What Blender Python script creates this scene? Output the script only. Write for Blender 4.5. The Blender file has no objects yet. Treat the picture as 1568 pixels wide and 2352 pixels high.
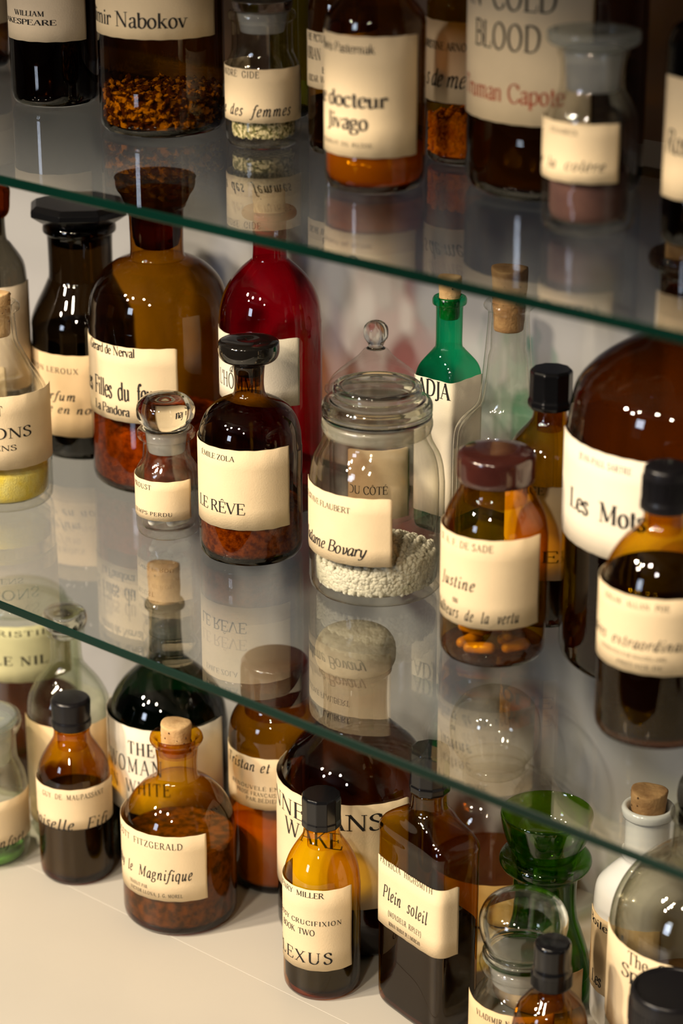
import bpy, bmesh, math, random
from mathutils import Vector
PI = math.pi
R_ = math.radians
scene = bpy.context.scene
COL = scene.collection
random.seed(7)

# ------------------------------------------------------------ camera
cam_d = bpy.data.cameras.new('camera'); cam = bpy.data.objects.new('camera', cam_d); COL.objects.link(cam)
cam_d.sensor_fit = 'VERTICAL'; cam_d.sensor_height = 36.0
cam_d.lens = 36.0 * 5553.0 / 2352.0
cam_d.clip_start = 0.05
cam.location = (0.95, -0.9, 1.7694)
PITCH, TH = R_(21.0306), R_(48.4176)
fwd = Vector((-math.cos(TH) * math.cos(PITCH), math.sin(TH) * math.cos(PITCH), -math.sin(PITCH)))
cam.rotation_euler = fwd.to_track_quat('-Z', 'Y').to_euler()
cam_d.dof.use_dof = True
cam_d.dof.focus_distance = 1.565
cam_d.dof.aperture_fstop = 5.2
scene.camera = cam

# ------------------------------------------------------------ world, exposure
w = bpy.data.worlds.new('world'); scene.world = w; w.use_nodes = True
w.node_tree.nodes['Background'].inputs[0].default_value = (1.0, 0.87, 0.70, 1)
w.node_tree.nodes['Background'].inputs[1].default_value = 0.10
scene.view_settings.view_transform = 'Standard'
scene.view_settings.look = 'None'
scene.view_settings.gamma = 1
scene.view_settings.use_curve_mapping = False
scene.view_settings.exposure = 0.25
cy = scene.cycles
cy.use_denoising = True
cy.max_bounces = 14; cy.transmission_bounces = 12; cy.glossy_bounces = 6; cy.diffuse_bounces = 3
cy.transparent_max_bounces = 64
cy.caustics_reflective = False; cy.caustics_refractive = False
cy.sample_clamp_indirect = 6.0

# ------------------------------------------------------------ lamps: ceiling spots in front of the cabinet and a cool window
def lamp(name, loc, tgt, power, color, size, spread=140):
    l = bpy.data.lights.new(name, 'AREA'); l.shape = 'DISK'; l.size = size; l.energy = power; l.color = color
    l.spread = R_(spread)
    o = bpy.data.objects.new(name, l); COL.objects.link(o); o.location = loc
    o.rotation_euler = (Vector(tgt) - Vector(loc)).to_track_quat('-Z', 'Y').to_euler()
    return o
WARM = (1.0, 0.83, 0.62)
lamp('ceiling_spot', (-0.95, -1.55, 2.62), (-0.05, 0.2, 1.15), 26, WARM, 0.15)
lamp('ceiling_spot', (-0.35, -1.75, 2.66), (0.0, 0.2, 1.2), 13, WARM, 0.15)
lamp('ceiling_spot', (0.35, -1.55, 2.66), (0.1, 0.2, 1.2), 9, WARM, 0.15)
lamp('ceiling_spot', (-0.75, -2.2, 2.62), (0.0, 0.2, 1.2), 9, WARM, 0.15)
lamp('ceiling_spot', (1.15, -2.1, 2.66), (0.0, 0.2, 1.2), 7, WARM, 0.15)
wl = bpy.data.lights.new('window_light', 'AREA'); wl.shape = 'RECTANGLE'; wl.size = 0.5; wl.size_y = 0.7; wl.energy = 16
wl.color = (0.72, 0.82, 1.0)
wo = bpy.data.objects.new('window_light', wl); COL.objects.link(wo); wo.location = (-0.35, -3.3, 2.0)
wo.rotation_euler = (Vector((0, 0.2, 1.2)) - wo.location).to_track_quat('-Z', 'Y').to_euler()

# ------------------------------------------------------------ materials
MATS = {}
def mat(name):
    m = bpy.data.materials.new(name); m.use_nodes = True
    nt = m.node_tree; nt.nodes.clear()
    out = nt.nodes.new('ShaderNodeOutputMaterial')
    MATS[name] = m
    return m, nt, out
def N(nt, t, **kw):
    n = nt.nodes.new(t)
    for k, v in kw.items():
        if k.startswith('i_'): n.inputs[k[2:].replace('_', ' ')].default_value = v
        else: setattr(n, k, v)
    return n
def mth(nt, op, a, b=None, clamp=False):
    n = nt.nodes.new('ShaderNodeMath'); n.operation = op; n.use_clamp = clamp
    for k, v in ((0, a), (1, b)):
        if v is None: continue
        if isinstance(v, (int, float)): n.inputs[k].default_value = v
        else: nt.links.new(v, n.inputs[k])
    return n.outputs[0]
def c4(c): return (c[0], c[1], c[2], 1)
def pbr(name, col, rough=0.5, metal=0.0, coat=0.0, spec=0.5, noise=None, bump=0.0, bscale=200, trans=0.0, sss=0.0):
    """noise = (second colour, scale, sharpness)"""
    m, nt, out = mat(name)
    b = N(nt, 'ShaderNodeBsdfPrincipled'); nt.links.new(b.outputs[0], out.inputs[0])
    b.inputs['Base Color'].default_value = c4(col); b.inputs['Roughness'].default_value = rough
    b.inputs['Metallic'].default_value = metal; b.inputs['Coat Weight'].default_value = coat
    b.inputs['Specular IOR Level'].default_value = spec
    tc = N(nt, 'ShaderNodeTexCoord')
    if noise:
        n = N(nt, 'ShaderNodeTexNoise'); n.inputs['Scale'].default_value = noise[1]; n.inputs['Detail'].default_value = 4
        nt.links.new(tc.outputs['Object'], n.inputs['Vector'])
        r = N(nt, 'ShaderNodeValToRGB'); e = r.color_ramp.elements
        e[0].position = 0.5 - noise[2]; e[1].position = 0.5 + noise[2]
        e[0].color = c4(col); e[1].color = c4(noise[0])
        nt.links.new(n.outputs[0], r.inputs[0]); nt.links.new(r.outputs[0], b.inputs['Base Color'])
    if bump:
        n2 = N(nt, 'ShaderNodeTexNoise'); n2.inputs['Scale'].default_value = bscale
        nt.links.new(tc.outputs['Object'], n2.inputs['Vector'])
        bp = N(nt, 'ShaderNodeBump'); bp.inputs['Strength'].default_value = bump; bp.inputs['Distance'].default_value = 0.001
        nt.links.new(n2.outputs[0], bp.inputs['Height']); nt.links.new(bp.outputs[0], b.inputs['Normal'])
    return m
def thin_glass(name, tint, f0=0.07, dens=3.0, haze=0.0, hazecol=(1, 1, 1), rough=0.0, wav=0.06, k=2.2, fe=4.5):
    """blown glass wall as a thin shell: tinted transmission that deepens with the path through the wall, Schlick reflection"""
    m, nt, out = mat(name)
    lw = N(nt, 'ShaderNodeLayerWeight'); lw.inputs['Blend'].default_value = 0.5
    fac = lw.outputs['Facing']
    p = mth(nt, 'POWER', fac, k)
    mx = N(nt, 'ShaderNodeMix', data_type='RGBA'); nt.links.new(p, mx.inputs[0])
    mx.inputs[6].default_value = c4(tint); mx.inputs[7].default_value = c4([max(0.0, t) ** (1 + dens) for t in tint])
    tr = N(nt, 'ShaderNodeBsdfTransparent'); nt.links.new(mx.outputs[2], tr.inputs[0])
    last = tr.outputs[0]
    if haze > 0:
        df = N(nt, 'ShaderNodeBsdfDiffuse'); df.inputs[0].default_value = c4(hazecol)
        tl = N(nt, 'ShaderNodeBsdfTranslucent'); tl.inputs[0].default_value = c4(hazecol)
        ad = N(nt, 'ShaderNodeMixShader'); nt.links.new(df.outputs[0], ad.inputs[1]); nt.links.new(tl.outputs[0], ad.inputs[2])
        hz = N(nt, 'ShaderNodeMixShader'); hz.inputs[0].default_value = haze
        nt.links.new(last, hz.inputs[1]); nt.links.new(ad.outputs[0], hz.inputs[2]); last = hz.outputs[0]
    gl = N(nt, 'ShaderNodeBsdfGlossy'); gl.inputs['Roughness'].default_value = rough
    if wav:
        tc = N(nt, 'ShaderNodeTexCoord'); n2 = N(nt, 'ShaderNodeTexNoise'); n2.inputs['Scale'].default_value = 28
        nt.links.new(tc.outputs['Object'], n2.inputs['Vector'])
        bp = N(nt, 'ShaderNodeBump'); bp.inputs['Strength'].default_value = wav; bp.inputs['Distance'].default_value = 0.002
        nt.links.new(n2.outputs[0], bp.inputs['Height']); nt.links.new(bp.outputs[0], gl.inputs['Normal'])
    fr = mth(nt, 'ADD', mth(nt, 'MULTIPLY', mth(nt, 'POWER', fac, fe), 1 - f0), f0, True)
    ms = N(nt, 'ShaderNodeMixShader'); nt.links.new(fr, ms.inputs[0]); nt.links.new(last, ms.inputs[1]); nt.links.new(gl.outputs[0], ms.inputs[2])
    nt.links.new(ms.outputs[0], out.inputs[0])
    return m
def solid_glass(name, col, ior=1.48, rough=0.0):
    m, nt, out = mat(name)
    g = N(nt, 'ShaderNodeBsdfGlass'); g.inputs['Color'].default_value = c4(col); g.inputs['IOR'].default_value = ior; g.inputs['Roughness'].default_value = rough
    nt.links.new(g.outputs[0], out.inputs[0])
    return m
def liquid(name, tint, dif, mixd, glow=0.5):
    """see-through or cloudy liquid: tinted transmission mixed with scattered light"""
    m, nt, out = mat(name)
    tr = N(nt, 'ShaderNodeBsdfTransparent'); tr.inputs[0].default_value = c4(tint)
    df = N(nt, 'ShaderNodeBsdfDiffuse'); df.inputs[0].default_value = c4(dif)
    tl = N(nt, 'ShaderNodeBsdfTranslucent'); tl.inputs[0].default_value = c4(dif)
    a = N(nt, 'ShaderNodeMixShader'); a.inputs[0].default_value = glow
    nt.links.new(df.outputs[0], a.inputs[1]); nt.links.new(tl.outputs[0], a.inputs[2])
    b = N(nt, 'ShaderNodeMixShader'); b.inputs[0].default_value = mixd
    nt.links.new(tr.outputs[0], b.inputs[1]); nt.links.new(a.outputs[0], b.inputs[2])
    gl = N(nt, 'ShaderNodeBsdfGlossy'); gl.inputs['Roughness'].default_value = 0.03
    c = N(nt, 'ShaderNodeMixShader'); c.inputs[0].default_value = 0.03
    nt.links.new(b.outputs[0], c.inputs[1]); nt.links.new(gl.outputs[0], c.inputs[2]); nt.links.new(c.outputs[0], out.inputs[0])
    return m

thin_glass('clear', (0.985, 0.985, 0.975), 0.05, 8.0, k=3.0)
thin_glass('clear_warm', (0.985, 0.982, 0.965), 0.05, 7, k=3.0)
thin_glass('clear_thick', (0.972, 0.976, 0.955), 0.11, 18, k=2.6, wav=0.4)
thin_glass('clear_green', (0.955, 0.965, 0.93), 0.045, 5, k=3)
thin_glass('clear_smoke', (0.86, 0.85, 0.80), 0.05, 3)
thin_glass('clear_hollow', (0.965, 0.965, 0.95), 0.09, 8, k=2.4)
thin_glass('clear_milk', (0.90, 0.93, 0.92), 0.08, 3, haze=0.28, hazecol=(0.75, 0.80, 0.80))
thin_glass('frost', (0.9, 0.92, 0.92), 0.06, 2, haze=0.55, hazecol=(0.72, 0.74, 0.74), rough=0.3)
thin_glass('frost_cream', (0.96, 0.95, 0.88), 0.06, 2, haze=0.35, hazecol=(0.82, 0.82, 0.68), rough=0.3)
thin_glass('smoke', (0.35, 0.33, 0.28), 0.07, 2)
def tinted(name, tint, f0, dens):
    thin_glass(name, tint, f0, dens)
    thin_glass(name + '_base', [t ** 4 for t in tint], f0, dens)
tinted('amber_yellow', (0.90, 0.74, 0.06), 0.048, 2.6)
tinted('amber_light', (0.80, 0.59, 0.05), 0.048, 2.6)
tinted('amber', (0.68, 0.44, 0.045), 0.048, 2.4)
tinted('amber_mid', (0.62, 0.385, 0.04), 0.048, 2.2)
tinted('amber_red', (0.36, 0.155, 0.022), 0.052, 1.8)
tinted('amber_dark', (0.42, 0.25, 0.03), 0.052, 1.8)
tinted('amber_black', (0.22, 0.10, 0.03), 0.052, 1.5)
tinted('bottle_black', (0.16, 0.11, 0.05), 0.052, 1.5)
tinted('olive', (0.62, 0.62, 0.12), 0.048, 2)
tinted('ruby', (0.66, 0.012, 0.10), 0.052, 1.2)
tinted('emerald', (0.08, 0.70, 0.46), 0.048, 1.2)
tinted('green_dark', (0.04, 0.17, 0.08), 0.06, 1.5)
thin_glass('green', (0.36, 0.70, 0.09), 0.06, 3.5, k=2.4)
thin_glass('green_thick', (0.50, 0.78, 0.10), 0.07, 7.0, k=2.6)
thin_glass('shelf_glass', (0.93, 0.945, 0.935), 0.06, 0.6, wav=0.0, k=2, fe=4.0)
solid_glass('shell_glass', (0.97, 0.98, 0.96))
solid_glass('clear_solid', (0.97, 0.97, 0.95))
solid_glass('smoke_solid', (0.55, 0.55, 0.53))
solid_glass('amber_solid', (0.35, 0.12, 0.03))
pbr('shelf_edge', (0.0005, 0.008, 0.005), 0.25, spec=0.2, noise=((0.001, 0.018, 0.012), 3, 0.2))
pbr('black', (0.006, 0.006, 0.007), 0.13, spec=0.4)
pbr('black_gloss', (0.008, 0.007, 0.006), 0.06, coat=0.6)
pbr('black_matte', (0.007, 0.0065, 0.008), 0.30, spec=0.3, bump=0.06)
pbr('bakelite', (0.055, 0.014, 0.010), 0.16, coat=0.5, noise=((0.030, 0.008, 0.007), 60, 0.2))
pbr('cork', (0.50, 0.29, 0.12), 0.85, noise=((0.30, 0.15, 0.055), 90, 0.14), bump=0.6, bscale=350)
pbr('cork_light', (0.72, 0.48, 0.23), 0.85, noise=((0.50, 0.29, 0.12), 90, 0.16), bump=0.5, bscale=350)
pbr('cork_dull', (0.36, 0.30, 0.21), 0.8, noise=((0.24, 0.19, 0.13), 120, 0.2), bump=0.3)
pbr('cork_pit', (0.12, 0.055, 0.02), 0.9)
pbr('ceramic', (0.80, 0.79, 0.76), 0.18, coat=0.4, bump=0.03, bscale=40)
for nm, c in (('paper', (0.82, 0.655, 0.42)), ('paper_dim', (0.70, 0.58, 0.42)), ('paper_tan', (0.76, 0.56, 0.32)), ('paper_white', (0.86, 0.77, 0.61)), ('paper_lime', (0.72, 0.68, 0.38)), ('paper_yellow', (0.78, 0.56, 0.20))):
    pbr(nm, c, 0.75, spec=0.2, noise=(tuple(x * 0.90 for x in c), 45, 0.25), bump=0.12, bscale=900)
pbr('ink', (0.02, 0.018, 0.017), 0.7, spec=0.2)
pbr('ink_red', (0.42, 0.075, 0.03), 0.7, spec=0.2)
liquid('rice', (1, 1, 1), (1.0, 0.985, 0.87), 1.0, 0.42)
pbr('herbs', (0.17, 0.16, 0.05), 0.9, noise=((0.72, 0.62, 0.36), 420, 0.07))
pbr('seeds', (0.13, 0.06, 0.02), 0.8, noise=((1.0, 0.88, 0.15), 190, 0.03))
for e_, p_ in zip([n for n in MATS['seeds'].node_tree.nodes if n.type == 'VALTORGB'][0].color_ramp.elements, (0.50, 0.56)): e_.position = p_
pbr('orange_pebbles', (0.98, 0.50, 0.08), 0.7, noise=((0.65, 0.22, 0.03), 160, 0.2))
pbr('powder_plum', (0.060, 0.025, 0.022), 0.95, noise=((0.10, 0.045, 0.035), 60, 0.2))
pbr('powder_yellow', (1.0, 0.76, 0.06), 0.95, noise=((1.0, 0.88, 0.26), 130, 0.2), bump=0.6, bscale=900)
pbr('powder_red', (0.60, 0.20, 0.05), 0.95, noise=((0.20, 0.05, 0.015), 190, 0.16), bump=0.6, bscale=700)
pbr('powder_rust', (0.98, 0.46, 0.13), 0.95, noise=((0.32, 0.10, 0.03), 260, 0.14), bump=0.6, bscale=900)
pbr('powder_orange', (1.0, 0.72, 0.16), 0.9, noise=((0.85, 0.42, 0.06), 25, 0.25))
pbr('sediment_brown', (0.20, 0.085, 0.022), 0.8, noise=((0.045, 0.02, 0.010), 170, 0.12))
pbr('green_gel', (0.22, 0.52, 0.10), 0.6, noise=((0.12, 0.34, 0.05), 40, 0.25))
pbr('capsule_white', (0.88, 0.86, 0.80), 0.25, coat=0.4)
pbr('capsule_amber', (0.45, 0.27, 0.07), 0.25, coat=0.4)
pbr('liquid_black', (0.006, 0.003, 0.003), 0.08)
pbr('liquid_violet', (0.035, 0.022, 0.030), 0.15)
liquid('liquid_orange', (0.90, 0.55, 0.12), (1.0, 0.66, 0.16), 0.6, 0.65)
liquid('liquid_brown', (0.42, 0.15, 0.045), (0.11, 0.032, 0.010), 0.4)
liquid('liquid_redblack', (0.10, 0.028, 0.008), (0.014, 0.004, 0.002), 0.5)
liquid('liquid_green', (0.30, 0.45, 0.30), (0.01, 0.04, 0.02), 0.6)
liquid('liquid_amber', (0.80, 0.45, 0.14), (0.50, 0.22, 0.05), 0.45)
liquid('liquid_tea', (0.75, 0.55, 0.32), (0.35, 0.22, 0.10), 0.4)

# structure paints
pbr('wall_paint', (0.44, 0.425, 0.435), 0.8, noise=((0.41, 0.395, 0.40), 5, 0.3), bump=0.08, bscale=60)
pbr('counter_paint', (0.58, 0.55, 0.49), 0.38, noise=((0.55, 0.52, 0.46), 8, 0.3), bump=0.06, bscale=25)
pbr('panel_brown', (0.16, 0.09, 0.05), 0.5)
pbr('room_paint', (0.13, 0.11, 0.095), 0.85)
pbr('ceiling_paint', (0.26, 0.235, 0.21), 0.9)
pbr('floor_wood', (0.08, 0.05, 0.03), 0.5, noise=((0.05, 0.03, 0.02), 6, 0.2))
pbr('steel', (0.55, 0.53, 0.50), 0.25, metal=1.0)

# ------------------------------------------------------------ the setting (large structure)
def boxmesh(x0, x1, y0, y1, z0, z1):
    v = [(x, y, z) for z in (z0, z1) for y in (y0, y1) for x in (x0, x1)]
    f = [(0, 2, 3, 1), (4, 5, 7, 6), (0, 1, 5, 4), (2, 6, 7, 3), (0, 4, 6, 2), (1, 3, 7, 5)]
    return v, f
def sbox(name, x0, x1, y0, y1, z0, z1, m, parent=None, bevel=0):
    v, f = boxmesh(x0, x1, y0, y1, z0, z1)
    me = bpy.data.meshes.new(name); me.from_pydata(v, [], f); me.materials.append(MATS[m])
    o = bpy.data.objects.new(name, me); COL.objects.link(o); o.parent = parent
    if bevel:
        b = o.modifiers.new('b', 'BEVEL'); b.width = bevel; b.segments = 2
    return o
def setting(*a, **k):
    o = sbox(*a, **k); o['kind'] = 'structure'; return o
setting('wall_back', -3.0, 3.0, 0.345, 0.42, 0.0, 2.8, 'wall_paint')
setting('wall_left', -3.06, -3.0, -3.6, 0.345, 0.0, 2.8, 'room_paint')
setting('wall_right', 3.0, 3.06, -3.6, 0.345, 0.0, 2.8, 'room_paint')
setting('floor', -3.0, 3.0, -3.6, 0.345, -0.06, 0.0, 'floor_wood')
setting('ceiling', -3.0, 3.0, -3.6, 0.345, 2.8, 2.86, 'ceiling_paint')
# front wall with the window opening the cool daylight comes from
setting('wall_front', -3.0, -0.95, -3.66, -3.6, 0.0, 2.8, 'room_paint')
setting('wall_front', -0.25, 3.0, -3.66, -3.6, 0.0, 2.8, 'room_paint')
setting('wall_front', -0.95, -0.25, -3.66, -3.6, 0.0, 1.2, 'room_paint')
setting('wall_front', -0.95, -0.25, -3.66, -3.6, 2.4, 2.8, 'room_paint')

cab = bpy.data.objects.new('counter', None); COL.objects.link(cab); cab.location = (0, 0, 0)
cab['label'] = 'cream painted counter with board seams, carrying the lowest row of bottles'; cab['category'] = 'counter'
SEAM = 0.105
sbox('counter_board', -1.15, 0.95, SEAM + 0.0001, 0.3445, 0.872, 0.900, 'counter_paint', cab, 0.0003)
sbox('counter_board', -1.15, 0.95, -0.42, SEAM - 0.0001, 0.872, 0.900, 'counter_paint', cab, 0.0003)
sbox('cupboard_front', -1.13, 0.93, -0.38, 0.34, 0.0, 0.872, 'counter_paint', cab)
case = bpy.data.objects.new('display_cabinet', None); COL.objects.link(case); case.location = (0, 0, 0.9)
case['label'] = 'wall display case around the glass shelves, with dark brown back and added shading top'; case['category'] = 'cabinet'
def cpart(name, x0, x1, y0, y1, z0, z1, m): return sbox(name, x0, x1, y0, y1, z0 - 0.9, z1 - 0.9, m, case)
cpart('side_panel', -1.17, -1.15, -0.02, 0.3445, 0.9, 1.72, 'wall_paint')
cpart('side_panel', 0.95, 0.97, -0.02, 0.3445, 0.9, 1.72, 'wall_paint')
cpart('added_shade_board', -1.17, 0.97, -0.22, 0.3445, 1.72, 1.75, 'panel_brown')  # unseen board, added with an overhang to shade the top row from the spots
cpart('back_board', -1.15, 0.95, 0.334, 0.3445, 1.447, 1.72, 'panel_brown')
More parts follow.
